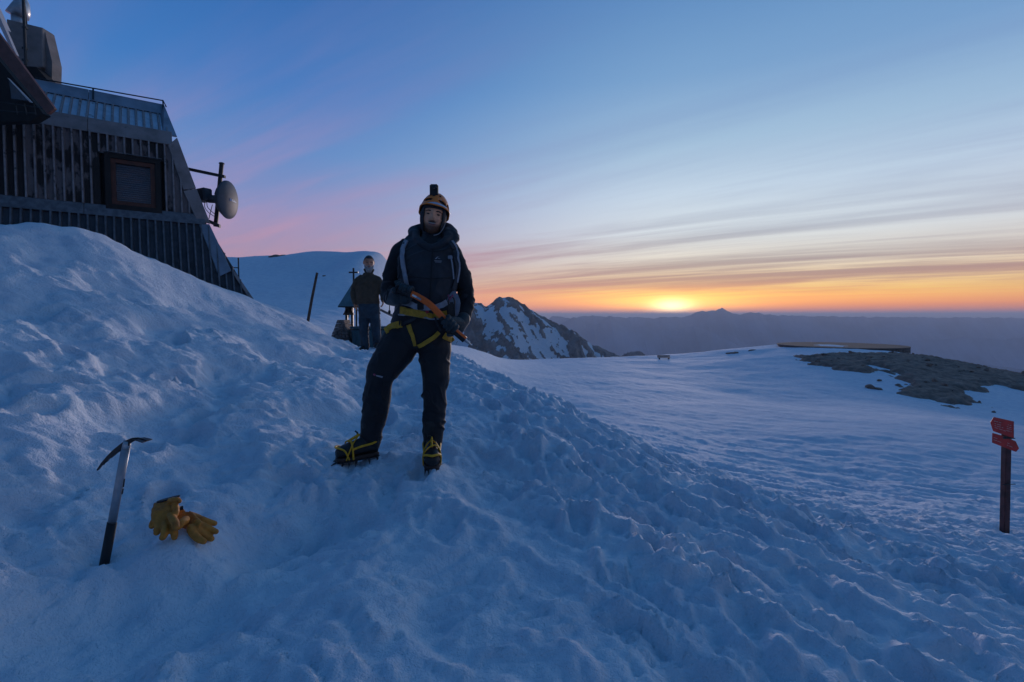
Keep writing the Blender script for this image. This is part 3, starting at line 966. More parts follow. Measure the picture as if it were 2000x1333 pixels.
# corner trims down the raked end
def trim(name, o_t, o_b, i_b, i_t, nt, nb, m, off=.045):
    q = [onwall(*o_t, nt + off), onwall(*o_b, nb + off), onwall(*i_b, nb + off), onwall(*i_t, nt + off)]
    MB().prism(q, -WNrm * .06).build(name, m, hut, bevel=.005, seg=1)
trim('corner_trim', (321, 206), (346, 267), (318, 262), (311, 224), -.86, -.12, M['flash_blue'])
trim('corner_trim', (346, 269), (383, 368), (358, 371), (328, 284), -.06, -.02, M['flash'])
trim('corner_trim', (384, 369), (411, 437), (384, 430), (358, 373), -.02, .02, M['flash'])
trim('corner_trim', (409, 438), (452, 529), (428, 541), (389, 439), .05, .34, M['flash_blue'])
# the dark foot of the raked corner and the last rafter tail
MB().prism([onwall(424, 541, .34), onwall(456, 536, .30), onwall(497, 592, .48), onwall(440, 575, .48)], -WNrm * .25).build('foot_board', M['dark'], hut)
MB().prism([onwall(452, 530, .37), onwall(459, 531, .36), onwall(498, 588, .53), onwall(490, 588, .53)], -WNrm * .07).build('rafter_tail', M['flash'], hut)
# the closed raked end and back of the hut
bk = -WNrm * 4.2
ends = [wp(wt(c_sb), .46, c_sb.z), wp(wt(c_st), .03, c_st.z), wp(wt(c_wt), -.09, c_wt.z), wp(wt(c_top), -.86, c_cap.z)]
end2 = [ends[0] + bk, ends[1] + bk + WD * -.2, ends[2] + bk, ends[3] + bk * .6]
ev = ends + end2
MB().add((ev, [(0, 4, 5, 1), (1, 5, 6, 2), (2, 6, 7, 3)])).build('end_wall', M['skirt'], hut)
MB().prism([wp(TL, -.04, -.2), wp(wt(c_sb) - .1, -.04, -.2), wp(wt(c_wt) - .1, -.10, c_wt.z), wp(wt(c_top) - .1, -.98, c_cap.z - .03), wp(TL, -.98, c_cap.z - .03), wp(TL, -.10, c_wt.z)], bk * .8).build('inner_wall', M['dark'], hut)

# window: dark surround > wooden frame, pane, slats of a blind
def wq(a, b, c, d, n):   # left, top, right, bottom pixels -> level rectangle on the wall
    tl, tr_ = wt(onwall(a, b, n)), wt(onwall(c, b, n))
    zt, zb = onwall((a + c) / 2, b, n).z, onwall((a + c) / 2, d, n).z
    return tl, tr_, zb, zt
def frame_mesh(tl, tr_, zb, zt, wd, n, depth):
    mb = MB()
    for a in ((tl, zb, tr_, zb + wd), (tl, zt - wd, tr_, zt), (tl, zb + wd, tl + wd, zt - wd), (tr_ - wd, zb + wd, tr_, zt - wd)):
        mb.prism([wp(a[0], n, a[1]), wp(a[2], n, a[1]), wp(a[2], n, a[3]), wp(a[0], n, a[3])], -WNrm * depth)
    return mb
win = frame_mesh(w_l, w_r, w_b, w_t, .075, .055, .12).build('window', M['dark'], hut)
win['label'] = 'small square window in a dark surround'
a, b_, c, d = wq(217, 312, 303, 406, .03)
fr_ = frame_mesh(w_l + .075, w_r - .077, w_b + .077, w_t - .077, .06, .03, .07).build('frame', M['woodframe'], win)
gl = MB().prism([wp(w_l + .1, -.03, w_b + .1), wp(w_r - .1, -.03, w_b + .1), wp(w_r - .1, -.03, w_t - .1), wp(w_l + .1, -.03, w_t - .1)], -WNrm * .01).build('pane', M['glass'], win)
M['blind'] = mat('pale_blind', (0.16, 0.17, 0.20), .6, var=.3, vscale=3)
for i in range(18):
    z = w_b + .15 + (w_t - w_b - .30) * i / 17
    MB().prism([wp(w_l + .14, -.018, z), wp(w_r - .14, -.018, z), wp(w_r - .14, -.024, z + .007), wp(w_l + .14, -.024, z + .007)], -WNrm * .003).build('blind_slat', M['blind'], win)
MB().prism([wp(w_l - .01, .085, w_t + .005), wp(w_r + .02, .085, w_t + .005), wp(w_r + .02, .02, w_t + .03), wp(w_l - .01, .02, w_t + .03)], -WNrm * .01).build('head_flashing', M['flash'], win)
# fixing bolts on the sheets
for i in range(9):
    t = w_l - .09 - i * rib_sp
    MB().add(lathe([(.008, 0), (.008, .006), (.003, .009)], wp(t, -.028, 1.78 + .01 * (i % 3)), WNrm, 8)).build('bolt', M['steel_dark'], hut)

# roof railing of thin steel
rl = []
ra = wp(wt(c_cap) - 1.75, -.93, c_cap.z + .12); rb_ = wp(wt(c_cap) - .02, -.93, c_cap.z + .045)
rail_z = c_cap.z + .05
p_a = onwall(70, 153, -.93); p_b = onwall(319, 197, -.93)
MB().tube([p_a, (p_a + p_b) / 2, p_b, p_b + WD * .04 + V(0, 0, -.10)], .011, 8).build('roof_rail', M['steel_dark'], hut)
for px, py, dn in ((182, 172, 26), (318, 196, 26)):
    q = onwall(px, py, -.93)
    MB().prism([q + WD * -.012, q + WD * .012, q + WD * .012 + WNrm * .16 + V(0, 0, -.24), q + WD * -.012 + WNrm * .16 + V(0, 0, -.24)], WNrm * .012).build('rail_post', M['steel_dark'], hut)

# gable end of the taller wing at the left edge: bargeboard, dark wall, triangular light
def quadP(pts, Y, th, name, m, parent=hut, bevel=0.0):
    q = [P(a, b, Y if not isinstance(Y, (list, tuple)) else Y[i]) for i, (a, b) in enumerate(pts)]
    return MB().prism(q, (0, th, 0)).build(name, m, parent, bevel=bevel, seg=1)
quadP([(-60, -12), (-60, 40), (92, 223), (106, 212)], [6.6, 6.6, 6.75, 6.75], .05, 'bargeboard', M['brown'], bevel=.006)
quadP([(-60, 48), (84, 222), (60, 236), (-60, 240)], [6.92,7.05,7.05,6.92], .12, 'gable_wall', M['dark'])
quadP([(-60, -70), (-45, -70), (32, 108), (22, 98), ], [6.95] * 4, .04, 'verge_trim', M['white_trim'])
quadP([(-60, -85), (-50, -85), (16, 60), (8, 60)], [7.05] * 4, .04, 'verge_trim', M['white_trim'])
quadP([(18, 158), (60, 198), (22, 193)], 6.90, .015, 'gable_light', M['glass'])
quadP([(14, 152), (17, 154), (62, 200), (58, 200)], 6.88, .02, 'light_trim', M['white_trim'])
for (a, b) in (((-30, 196), (84, 212)), ((-30, 214), (70, 222))):
    MB().tube([P(a[0], a[1], 6.82), P(b[0], b[1], 6.85)], .008, 6).build('snow_guard_rail', M['steel_dark'], hut)
for px in (30, 48, 66):
    MB().tube([P(px, 203, 6.82), P(px + 4, 224, 6.84)], .006, 6).build('rail_bracket', M['steel_dark'], hut)
# chimney housing with cowl and stay pole
quadP([(12, 37), (82, 54), (84, 131), (20, 138)], [9.3, 9.5, 9.5, 9.3], .22, 'chimney_box', M['chim'], bevel=.01)
quadP([(82, 54), (87, 58), (102, 122), (101, 165), (92, 160), (85, 128)], 9.56, .2, 'chimney_skirt', M['chim'])
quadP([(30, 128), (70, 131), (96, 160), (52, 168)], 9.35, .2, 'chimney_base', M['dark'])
cb = P(37, 40, 9.7)
MB().add(lathe([(.11, -.2), (.11, .10)], cb, (0, 0, 1), 20)).build('flue', M['galv'], hut, smooth=True)
cw_path = [cb + V(0, 0, .02), cb + V(0.0, 0, .17), cb + V(.0, 0, .3), cb + V(.04, 0, .5)]
MB().add(loft([(cb + V(-.03, 0, .08), (.17, 0, -.05), (0, .15, 0)), (cb + V(.02, 0, .17), (.155, 0, -.02), (0, .15, 0)), (cb + V(.06, 0, .30), (.11, 0, .02), (0, .12, 0)), (cb + V(.05, 0, .46), (.06, 0, .02), (0, .07, 0)), (cb + V(.05, 0, .58), (.03, 0, .0), (0, .04, 0))], 18)).build('cowl', M['galv'], hut, smooth=True)
MB().tube([P(44, -40, 9.2), P(50, 128, 9.2)], .022, 8).build('stay_pole', M['steel_dark'], hut)
MB().tube([P(46, -10, 9.35), P(52, 48, 9.45)], .014, 6).build('stay_pole', M['steel_dark'], hut)
for py in (55, 95, 118):
    MB().box(P(49, py, 9.22), .07, .05, .035).build('pole_clamp', M['steel_dark'], hut)
adopt(hut)

# ================================================================== radio dish on the corner of the hut
dm = P(427, 440, 9.15)
dish = empty('radio_dish', dm)
tag(dish, 'grey drum-shaped radio dish on a dark mast at the hut corner', 'radio dish')
MB().tube([P(433, 321, 9.15), P(421, 443, 9.15)], .036, 14).build('mast', M['steel_dark'], dish, smooth=False)
MB().add(lathe([(.045, 0), (.045, .02), (.02, .03)], P(433, 321, 9.15), (0, 0, 1), 12)).build('mast_cap', M['steel_dark'], dish)
a0, a1 = P(362, 329, 8.95), P(438, 345, 9.12)
MB().prism([a0 + V(0, 0, -.024), a0 + V(0, .05, -.024), a0 + V(0, .05, .024), a0 + V(0, 0, .024)], a1 - a0).build('bracket_arm', M['steel_dark'], dish)
a0, a1 = P(398, 428, 8.95), P(428, 442, 9.10)
MB().prism([a0 + V(0, 0, -.03), a0 + V(0, .05, -.03), a0 + V(0, .05, .03), a0 + V(0, 0, .03)], a1 - a0).build('bracket_arm', M['steel_dark'], dish)
dax = Vector((.96, .02, -.05)).normalized()
dc = P(446, 391, 9.05)
Rd = .325
MB().add(lathe([(.05, -.17), (.13, -.15), (.24, -.09), (Rd - .01, -.01), (Rd, .0), (Rd, .02), (Rd - .006, .03), (Rd * .8, .062), (Rd * .5, .09), (Rd * .2, .103), (0, .105)], dc - dax * .02, dax, 48)).build('reflector', M['dish'], dish, smooth=True)
MB().tube([dc - dax * .15, dc - dax * .34], .07, 14).build('feed_neck', M['dish'], dish, smooth=True)
bx = dc - dax * .36 + V(-.06, 0, .06)
MB().box(bx, .24, .16, .22, -.5).build('radio_unit', M['dish'], dish, bevel=.015)
for py in (380, 387):
    MB().box(P(430, py, 9.10), .15, .11, .022, .2).build('mast_clamp', M['steel_dark'], dish)
# maker's mark on the drum: blue square with pale strokes
mk = dc + dax * .085 + V(.0, -.012, 0)
side = Vector((0, 0, 1)).cross(dax).normalized()
def on_drum(s, z): 
    rr = min(1.0, math.hypot(s, z) / Rd)
    return dc - dax * .02 + side * s + V(0, 0, z) + dax * (.108 - .085 * rr * rr)
for nm, s0, s1, z0, z1, m_ in (('logo_mark', -.10, -.065, -.03, .01, 'print_blue'), ('logo_lettering', -.05, .10, -.025, -.008, 'white'), ('logo_lettering', -.05, .06, .0, .006, 'white')):
    MB().prism([on_drum(s0, z0), on_drum(s1, z0), on_drum(s1, z1), on_drum(s0, z1)], dax * .003).build(nm, M[m_], dish)
for k, pts in enumerate((((401, 392), (400, 405), (408, 416), (420, 424)), ((404, 392), (405, 404), (412, 412), (421, 420)), ((415, 400), (411, 415), (408, 428)))):
    MB().tube(bezier([P(a, b, 9.0) for a, b in pts], 12), .006, 6).build('cable', M['black'], dish)
adopt(dish)

# ================================================================== leaning stake, small post, loose rocks on the hill
sb_ = P(600, 640, 10.2)
M['stake'] = mat('weathered_stake_wood', (0.085, 0.05, 0.035), .8, var=.4, vscale=10, bump=.003, bscale=40)
MBs = MB().tube([P(598.5, 645, 10.2), P(609, 585, 10.2), P(619.5, 533, 10.2)], [.030, .028, .024], 8)
st = MBs.build('marker_stake', M['stake'], None, bevel=0)
tag(st, 'leaning brown wooden marker stake in the snow left of the bell shrine', 'stake')
p0 = hit(466, 522, 20, 60)
yq = 30.0
q = P(465.5, 522, yq); gz = float(base_h(q.x, q.y))
pm = MB().tube([V(q.x, q.y, min(gz, q.z) - .3), P(465.5, 504, yq)], .04, 8)
pm.tube([P(456, 523, yq), P(466, 523.5, yq)], .03, 6)
tag(pm.build('steel_post', M['steel_dark']), 'small dark steel post with a side arm beside the hut corner', 'post')

def rock_chunk(name, loc, size, seed, m=ROCK, flat=.6):
    bm = bmesh.new()
    bmesh.ops.create_icosphere(bm, subdivisions=3, radius=1)
    rr = random.Random(seed)
    dirs = [Vector((rr.uniform(-1, 1), rr.uniform(-1, 1), rr.uniform(-1, 1))).normalized() for _ in range(9)]
    cut = [rr.uniform(.45, .8) for _ in dirs]
    for v in bm.verts:
        p = v.co.copy()
        for d, c in zip(dirs, cut):
            k = p.dot(d)
            if k > c: p -= d * (k - c) * .9
        v.co = Vector((p.x * size[0], p.y * size[1], p.z * size[2]))
    o = bm_obj(name, bm, m)
    o.location = loc; o.rotation_euler = (0, 0, rr.uniform(0, 6))
    return o
def far_hit(px, py, Y):
    q = P(px, py, Y)
    return Vector((q.x, q.y, float(base_h(q.x, q.y))))
for i, (px, py, Y, sz, lab) in enumerate(((536, 499, 54, (.70, .5, .24), 'dark rock on the skyline of the left snow hill, larger of two'),
                                          (552, 498, 54, (.6, .4, .14), 'flat dark rock on the skyline of the left snow hill'))):
    o = rock_chunk('rock', far_hit(px, py, Y) + V(0, 0, .02), sz, 40 + i)
    tag(o, lab, 'rock', 'rocks on the left skyline')
tag(rock_chunk('rock', Vector(hit(633, 540, 15, 60)) + V(0, 0, .02), (.13, .11, .10), 47), 'lone small rock in the snow face left of the shrine cross', 'rock')
for i, (px, py, sz, lab) in enumerate(((1702, 759, (.5, .3, .26), 'dark stone in snow below the bare ground, left one'), (1716, 761, (.42, .25, .16), 'low dark stone in snow below the bare ground, right one'),
                                       (1717, 744, (.22, .16, .10), 'tiny stone in the snow notch of the bare ground'), (1941, 806, (.17, .12, .10), 'small stone in the snow just above the red signpost'))):
    h_ = hit(px, py)
    o = rock_chunk('stone', V(h_[0], h_[1], h_[2] + .04), sz, 60 + i)
    tag(o, lab, 'stone', 'stones in the snow of the right hill')
h_ = hit(1998, 738)
tag(rock_chunk('rock', V(h_[0], h_[1], h_[2] + .12), (.5, .4, .5), 71), 'upright rock tip on the skyline at the right edge', 'rock')

# ================================================================== round stone platform on the right hill, bench on the saddle
plat = empty('round_platform', far_hit(1640, 682, 63))
tag(plat, 'low round stone platform on top of the right hill', 'platform')
pc = far_hit(1640, 684, 63)
ztop = P(1640, 674, 63).z
M['plat_wall'] = mat('platform_stone', (0.11, 0.088, 0.078), .9, var=.35, vscale=1.5, bump=.03, bscale=4)
M['plat_top'] = mat('platform_slab', (0.10, 0.078, 0.07), .9, var=.25, vscale=.8)
Rp = 6.8
MB().add(lathe([(Rp, ztop - 1.6 - pc.z), (Rp, ztop - pc.z - .12)], pc, (0, 0, 1), 64)).build('wall_core', M['plat_wall'], plat)
MB().add(lathe([(Rp + .12, ztop - pc.z - .118), (Rp + .12, ztop - pc.z), (Rp - .2, ztop - pc.z + .01)], pc, (0, 0, 1), 64)).build('top_slab', M['plat_top'], plat)
for i in range(64):
    a = math.pi + math.pi * (i + .5) / 64
    for rw in range(2):
        hgt = .34 + .05 * math.sin(i * 2.7 + rw)
        zc_ = ztop - .30 - rw * .36
        MB().box(V(pc.x + (Rp + .03) * math.cos(a + rw * .02), pc.y + (Rp + .03) * math.sin(a + rw * .02), zc_), .14, .29, hgt * .92, a).build('stone_block', M['plat_wall'], plat, bevel=.02, seg=1)
adopt(plat)
o = rock_chunk('rock', far_hit(1746, 687, 58) + V(0, 0, .15), (.55, .4, .4), 81)
tag(o, 'dark rock at the right end of the round platform', 'rock')
o = rock_chunk('rock', far_hit(1772, 694, 56) + V(0, 0, .05), (.4, .3, .18), 82)
tag(o, 'small dark rock on the skyline right of the round platform', 'rock')
for i, px in enumerate((1427, 1437, 1470)):
    o = rock_chunk('rock', far_hit(px, 682 - (px - 1427) * .05, 63) + V(0, 0, .03), (.7, .4, .16), 85 + i)
    tag(o, ('flat rock at the left end of the right hill skyline', 'flat rock second from left on the right hill skyline', 'flat rock on the skyline just left of the round platform')[i], 'rock', 'flat rocks on the right skyline')
bq = far_hit(1297, 699, 63) + V(0, 0, -.12)
bench = empty('bench', bq); tag(bench, 'dark wooden bench standing on the saddle below the sun', 'bench')
M['bench'] = mat('dark_bench_wood', (0.06, 0.035, 0.02), .8, var=.4, vscale=5)
for k in range(3):
    MB().box(bq + V(0, -.12 + .13 * k, .30), 1.55, .11, .05).build('seat_plank', M['bench'], bench)
for k in range(2):
    MB().box(bq + V(0, .22, .40 + .0 + .13 * k), 1.55, .04, .10).build('back_plank', M['bench'], bench)
for s in (-1, 1):
    MB().box(bq + V(s * .58, 0, .06), .10, .34, .44).build('leg', M['bench'], bench)
adopt(bench)

# ================================================================== signpost
sp = P(1963.5, 1033, 7.5)
sgz = float(base_h(sp.x, sp.y))
sign = empty('signpost', (sp.x, sp.y, sgz)); tag(sign, 'square red-brown signpost with two red arrow boards in the snow', 'signpost')
M['sign_red'] = mat('red_sign_paint', (0.42, 0.022, 0.022), .45, var=.2, vscale=9)
M['sign_post'] = mat('dark_red_post', (0.075, 0.022, 0.022), .55, var=.4, vscale=8)
ptop = P(1966, 842, 7.5)
q0 = V(sp.x, sp.y, sgz - .4); 
MB().prism([q0 + V(-.042, -.042, 0), q0 + V(.042, -.042, 0), q0 + V(.042, .042, 0), q0 + V(-.042, .042, 0)], ptop - q0).build('post', M['sign_post'], sign, bevel=.006)
def board(pts, Ys, th=.025):
    return [P(a, b, y) for (a, b), y in zip(pts, Ys)]
def lerpY(px, a, ya, b, yb): return ya + (yb - ya) * (px - a) / (b - a)
def sign_board(pts, YL, YR, xl, xr, rows, nm):
    Ys = [lerpY(a, xl, YL, xr, YR) for a, b in pts]
    poly = board(pts, Ys)
    nrm = Vector((-(YR - YL) * -1, -abs(poly[0].x - poly[2].x), 0))
    dirx = (P(xr, 840, YR) - P(xl, 840, YL)); dirx.z = 0; dirx.normalize()
    nr = Vector((dirx.y, -dirx.x, 0))
    b = MB().prism(poly, -nr * .022).build(nm, M['sign_red'], sign, bevel=.004, seg=1)
    for (x0, y0, x1, y1, hh) in rows:
        # runs of small strokes standing for one line of worn lettering
        n_ = max(2, int((x1 - x0) / 1.5))
        for k in range(n_):
            if (k * 7 + int(y0 * 3)) % 6 == 5: continue
            fa = k / n_; fb = (k + .72) / n_
            xa, xb = x0 + (x1 - x0) * fa, x0 + (x1 - x0) * fb
            ya, yb = y0 + (y1 - y0) * fa, y0 + (y1 - y0) * fb
            qs = [P(xa, ya, lerpY(xa, xl, YL, xr, YR)), P(xb, yb, lerpY(xb, xl, YL, xr, YR)), P(xb, yb + hh, lerpY(xb, xl, YL, xr, YR)), P(xa, ya + hh, lerpY(xa, xl, YL, xr, YR))]
            qs = [v_ + nr * .002 for v_ in qs]
            MB().prism(qs, nr * .002).build('letter', M['sign_white'], b)
    return b
M['sign_white'] = mat('faded_white_lettering', (0.42, 0.32, 0.32), .6)
sign_board([(1933.6, 825.5), (1940, 815), (1978.5, 823.5), (1978.5, 856), (1939, 842.5)], 7.62, 7.33, 1934, 1979,
           [(1942, 822, 1956, 825.6, 1.3), (1943, 827, 1957, 830.8, 1.2), (1943, 831, 1960, 835.6, 1.2), (1943, 834.6, 1965, 842, 1.2), (1969, 829.5, 1976, 831.5, 1.2), (1967, 833, 1976, 835.6, 1.2), (1967, 836.6, 1976, 839.2, 1.2), (1966, 840.5, 1976, 843.4, 1.2)], 'arrow_board')
sign_board([(1937.5, 846), (1960, 852.5), (1982.5, 862.5), (1989, 876.5), (1983.5, 883), (1937, 865)], 7.62, 7.32, 1937, 1989,
           [(1941, 854, 1950, 857.4, 1.2), (1941, 858.6, 1956, 864, 1.2), (1968, 865, 1972, 866.6, 1.2), (1967, 869, 1978, 873.4, 1.2)], 'arrow_board')
MB().prism([P(1961, 853, 7.42), P(1977, 855, 7.36), P(1983, 856, 7.36), P(1983, 857.4, 7.36), P(1961, 858, 7.42)], (0, .02, 0)).build('bracket', M['steel_dark'], sign)
MB().tube([P(1958, 947, 7.45), P(1972, 946.5, 7.45), P(1983, 946, 7.5)], .006, 6).build('wire', M['steel_dark'], sign)
adopt(sign)

# ================================================================== bell shrine behind the second man
bs0 = P(690, 660, 11.4); bz = float(base_h(bs0.x, bs0.y))
YB = 11.4
shr = empty('bell_shrine', (bs0.x, bs0.y, bz)); tag(shr, 'small bell shrine with a teal pyramid roof and cross on a stone base', 'bell shrine')
M['teal'] = mat('teal_sheet_metal', (0.10, 0.19, 0.22), .45, .3, var=.2, vscale=5)
M['bronze'] = mat('dark_bronze', (0.05, 0.04, 0.03), .45, .6, var=.3)
M['masonry'] = mat('brown_masonry', (0.20, 0.16, 0.145), .9, var=.35, vscale=9, bump=.01, bscale=18)
ap = P(690, 548, YB); hb_ = .36
bl = P(664.5, 599, YB); zc_ = bl.z
cen = V(bl.x + hb_, YB + .2, 0)
base4 = [V(cen.x - hb_, cen.y - hb_, zc_), V(cen.x + hb_, cen.y - hb_, zc_), V(cen.x + hb_, cen.y + hb_, zc_), V(cen.x - hb_, cen.y + hb_, zc_)]
apx = V(cen.x, cen.y, P(690, 546, YB + .2).z)
apl = V(P(688, 549, YB).x, cen.y, apx.z)
for i in range(4):
    a_, b2 = base4[i], base4[(i + 1) % 4]
    MB().prism([a_, b2, apl], (Vector((cen.x, cen.y, zc_)) - (a_ + b2) / 2).normalized() * .012).build('roof_sheet', M['teal'], shr)
MB().prism([b + V(0, 0, -.02) for b in base4], (0, 0, .018)).build('roof_soffit', M['dark'], shr)
ct = V(apl.x - .03, apl.y, 0)
MB().tube([V(ct.x, ct.y, apx.z - .12), V(ct.x, ct.y, P(680, 524, YB + .2).z)], .021, 8).build('cross_upright', M['steel_dark'], shr)
zz = P(680, 532.5, YB + .2).z
MB().box(V(ct.x, ct.y, zz), .21, .03, .032).build('cross_arm', M['steel_dark'], shr)
for dx, dy in ((-.22, -.2), (.22, -.2), (-.22, .2), (.22, .2)):
    MB().box(V(cen.x + dx, cen.y + dy, (zc_ + P(690, 642, YB).z) / 2), .05, .05, zc_ - P(690, 642, YB).z).build('post', M['steel_dark'], shr)
bc = P(681, 612, YB)
MB().add(lathe([(.02, .17), (.055, .15), (.075, .08), (.095, .02), (.125, -.03), (.12, -.04), (.0, -.02)], bc, (0, 0, 1), 24)).build('bell', M['bronze'], shr, smooth=True)
MB().box(bc + V(0, 0, .185), .30, .06, .05).build('bell_yoke', M['steel_dark'], shr)
MB().tube([bc + V(0, 0, 0), bc + V(0, 0, -.10)], .014, 8).build('clapper', M['bronze'], shr)
# battered stone plinth laid in courses
pl0 = P(670, 625, YB - .1); pl1 = P(650, 668, YB - .1)
xL0, xR0 = P(668.5, 625, YB).x, P(681, 625, YB).x
rowsn = 6
for r in range(rowsn):
    f0, f1 = r / rowsn, (r + 1) / rowsn
    zt_, zb_ = pl0.z + (pl1.z - pl0.z) * f0, pl0.z + (pl1.z - pl0.z) * f1
    xl = P(668.5 - 17 * (f0 + f1) / 2, 640, YB).x; xr = P(681 + 12 * (f0 + f1) / 2, 640, YB).x
    nb_ = 3 + r // 2
    for k in range(nb_):
        wv = (xr - xl) / nb_
        off = .5 * wv * (r % 2) * .4
        def ex(f, kk):
            a = P(668.5 - 17 * f, 640, YB).x; c2 = P(681 + 12 * f, 640, YB).x
            sh = .35 * (r % 2) * (0 < kk < nb_)
            return a + (c2 - a) * (kk + sh) / nb_
        yf = YB - .33 + .008 * ((k + r) % 3); g_ = .003
        MB().prism([V(ex(f1, k) + g_, yf, zb_ + g_), V(ex(f1, k + 1) - g_, yf, zb_ + g_), V(ex(f0, k + 1) - g_, yf, zt_ - g_), V(ex(f0, k) + g_, yf, zt_ - g_)], (0, .42, 0)).build('plinth_stone', M['masonry'], shr, bevel=.006, seg=1)
zlow = P(690, 643, YB).z
MB().box(V(P(697, 640, YB).x, YB - .0, zlow - .2), .34, .40, .40).build('plinth_shelf', M['masonry'], shr, bevel=.015)
adopt(shr)

# teal water tank behind the second man
tk = P(722, 690, 10.9)
tank = empty('water_tank', (tk.x, tk.y, float(base_h(tk.x, tk.y)))); tag(tank, 'blue-green lidded water tank behind the bearded man', 'tank')
M['tank'] = mat('blue_green_plastic', (0.030, 0.105, 0.135), .5, var=.18, vscale=5)
x0, x1 = P(685, 660, 10.9).x, P(763, 660, 10.9).x
zt_, zb_ = P(700, 641, 10.9).z, P(700, 690, 10.9).z - .15
MB().prism([V(x0 + .05, 10.9, zb_), V(x1 - .05, 10.9, zb_), V(x1, 10.9, zt_), V(x0, 10.9, zt_)], (0, .7, 0)).build('tank_body', M['tank'], tank, bevel=.05, seg=3)
MB().box(V((x0 + x1) / 2, 11.25, zt_ + .005), x1 - x0 + .05, .76, .05).build('tank_lid', M['tank'], tank, bevel=.02)
for k in range(5):
    MB().box(V(x0 + .12 + k * .16, 10.9, (zt_ + zb_) / 2), .035, .03, (zt_ - zb_) * .8).build('tank_rib', M['tank'], tank, bevel=.008)
adopt(tank)
pb = MB().prism([P(741, 607, 12.2), P(743, 603.5, 12.2), P(800, 631, 12.2), P(797, 635, 12.2)], (0, .06, 0)).build('plank_rail', mat('grey_old_plank', (0.20, 0.18, 0.18), .8, var=.3), None, bevel=.004)
tag(pb, 'slanting grey plank rail in the snow between the two men', 'rail')
MB2 = MB().tube([P(696, 645, 11.8), P(696, 596, 11.8)], .02, 8).build('steel_pole', M['steel_dark'])
tag(MB2, 'thin dark upright pole at the right side of the bell shrine', 'pole')
# ================================================================== soft bodies: lofts fused into one skin
def fuse(name, parts, voxel, m, parent=None, smooth=2, wrinkle=None, seed=0):
    """parts: list of (verts, faces) closed shells -> one continuous mesh"""
    mb = MB()
    for p in parts: mb.add(p)
    bm = bmesh.new()
    vs = [bm.verts.new(p) for p in mb.v]
    for q in mb.f:
        try: bm.faces.new([vs[i] for i in q])
        except ValueError: pass
    bmesh.ops.recalc_face_normals(bm, faces=bm.faces[:])
    me = bpy.data.meshes.new(name + '_src'); bm.to_mesh(me); bm.free()
    tmp = bpy.data.objects.new(name + '_src', me); COL.objects.link(tmp)
    md = tmp.modifiers.new('r', 'REMESH'); md.mode = 'VOXEL'; md.voxel_size = voxel; md.adaptivity = 0
    if smooth:
        ms = tmp.modifiers.new('s', 'SMOOTH'); ms.factor = .5; ms.iterations = smooth
    dg = bpy.context.evaluated_depsgraph_get()
    me2 = bpy.data.meshes.new_from_object(tmp.evaluated_get(dg))
    bpy.data.objects.remove(tmp); bpy.data.meshes.remove(me)
    me2.name = name
    n = len(me2.vertices)
    co = np.empty(n * 3); me2.vertices.foreach_get('co', co); co = co.reshape(-1, 3)
    if wrinkle is not None:
        no = np.empty(n * 3, np.float32); me2.vertices.foreach_get('normal', no); no = no.reshape(-1, 3)
        amt = wrinkle(co, no)
        co = co + no * amt[:, None]
        me2.vertices.foreach_set('co', co.ravel().astype(np.float32))
    me2.materials.clear(); me2.materials.append(m)
    me2.polygons.foreach_set('use_smooth', np.ones(len(me2.polygons), bool))
    me2.update()
    o = bpy.data.objects.new(name, me2); COL.objects.link(o)
    if parent: o.parent = parent
    return o
def folds(k, amp, seed, zk=2.2):
    def f(co, no):
        x, y, z = co[:, 0], co[:, 1], co[:, 2]
        wv = .35 * pn(x * 3 + y * 2, z * 3, seed + 7)
        a = pn((x + wv) * k * .55 + .75 * z * k, z * k * zk * .42 + .5 * y * k - .5 * x * k, seed)
        b = pn(x * k * 1.3 - z * k * .7 + wv * 4, z * k * zk * .5 + y * k, seed + 3)
        c = pn(x * 5 + y * 3, z * 5, seed + 5)
        r = 1 - np.abs(a) * 2.6
        return amp * (np.maximum(r, 0) ** 2 - .3) * np.clip(.55 + 1.2 * c, .1, 1.3) + amp * .4 * b
    return f
def limb(pts, rs, n=18, squash=None, steps=4):
    path = bezier(pts, steps * (len(pts) - 1))
    k = len(path)
    r = np.interp(np.linspace(0, len(rs) - 1, k), range(len(rs)), rs)
    return tube(path, list(r), n, squash, round_ends=True)
def ball(c, rx, ry=None, rz=None, n=16):
    ry = ry or rx; rz = rz or rx
    v = []; f = []
    c = Vector(c)
    rows = n // 2
    for i in range(rows + 1):
        th = math.pi * i / rows
        th = min(max(th, .02), math.pi - .02)
        for j in range(n):
            a = 2 * math.pi * j / n
            v.append(c + V(rx * math.sin(th) * math.cos(a), ry * math.sin(th) * math.sin(a), rz * math.cos(th)))
    for i in range(rows):
        for j in range(n):
            f.append((i * n + j, i * n + (j + 1) % n, (i + 1) * n + (j + 1) % n, (i + 1) * n + j))
    f.append(tuple(range(n))); f.append(tuple(range(rows * n, rows * n + n)))
    return v, f
from mathutils.bvhtree import BVHTree
def bvh_of(objs):
    vs = []; fs = []
    for o in objs:
        k = len(vs)
        mw = o.matrix_basis
        vs += [mw @ v.co for v in o.data.vertices]
        fs += [tuple(i + k for i in p.vertices) for p in o.data.polygons]
    return BVHTree.FromPolygons(vs, fs)
def press(px, py, bvh, Yd):
    """point on the garment where that photo ray meets it, with its normal"""
    d = P(px, py, 1.0).normalized()
    loc, nrm, i, dist = bvh.ray_cast(Vector((0, 0, 0)), d, 30)
    if loc is None:
        return P(px, py, Yd), Vector((0, -1, 0))
    if nrm.dot(d) > 0: nrm = -nrm
    return loc, nrm
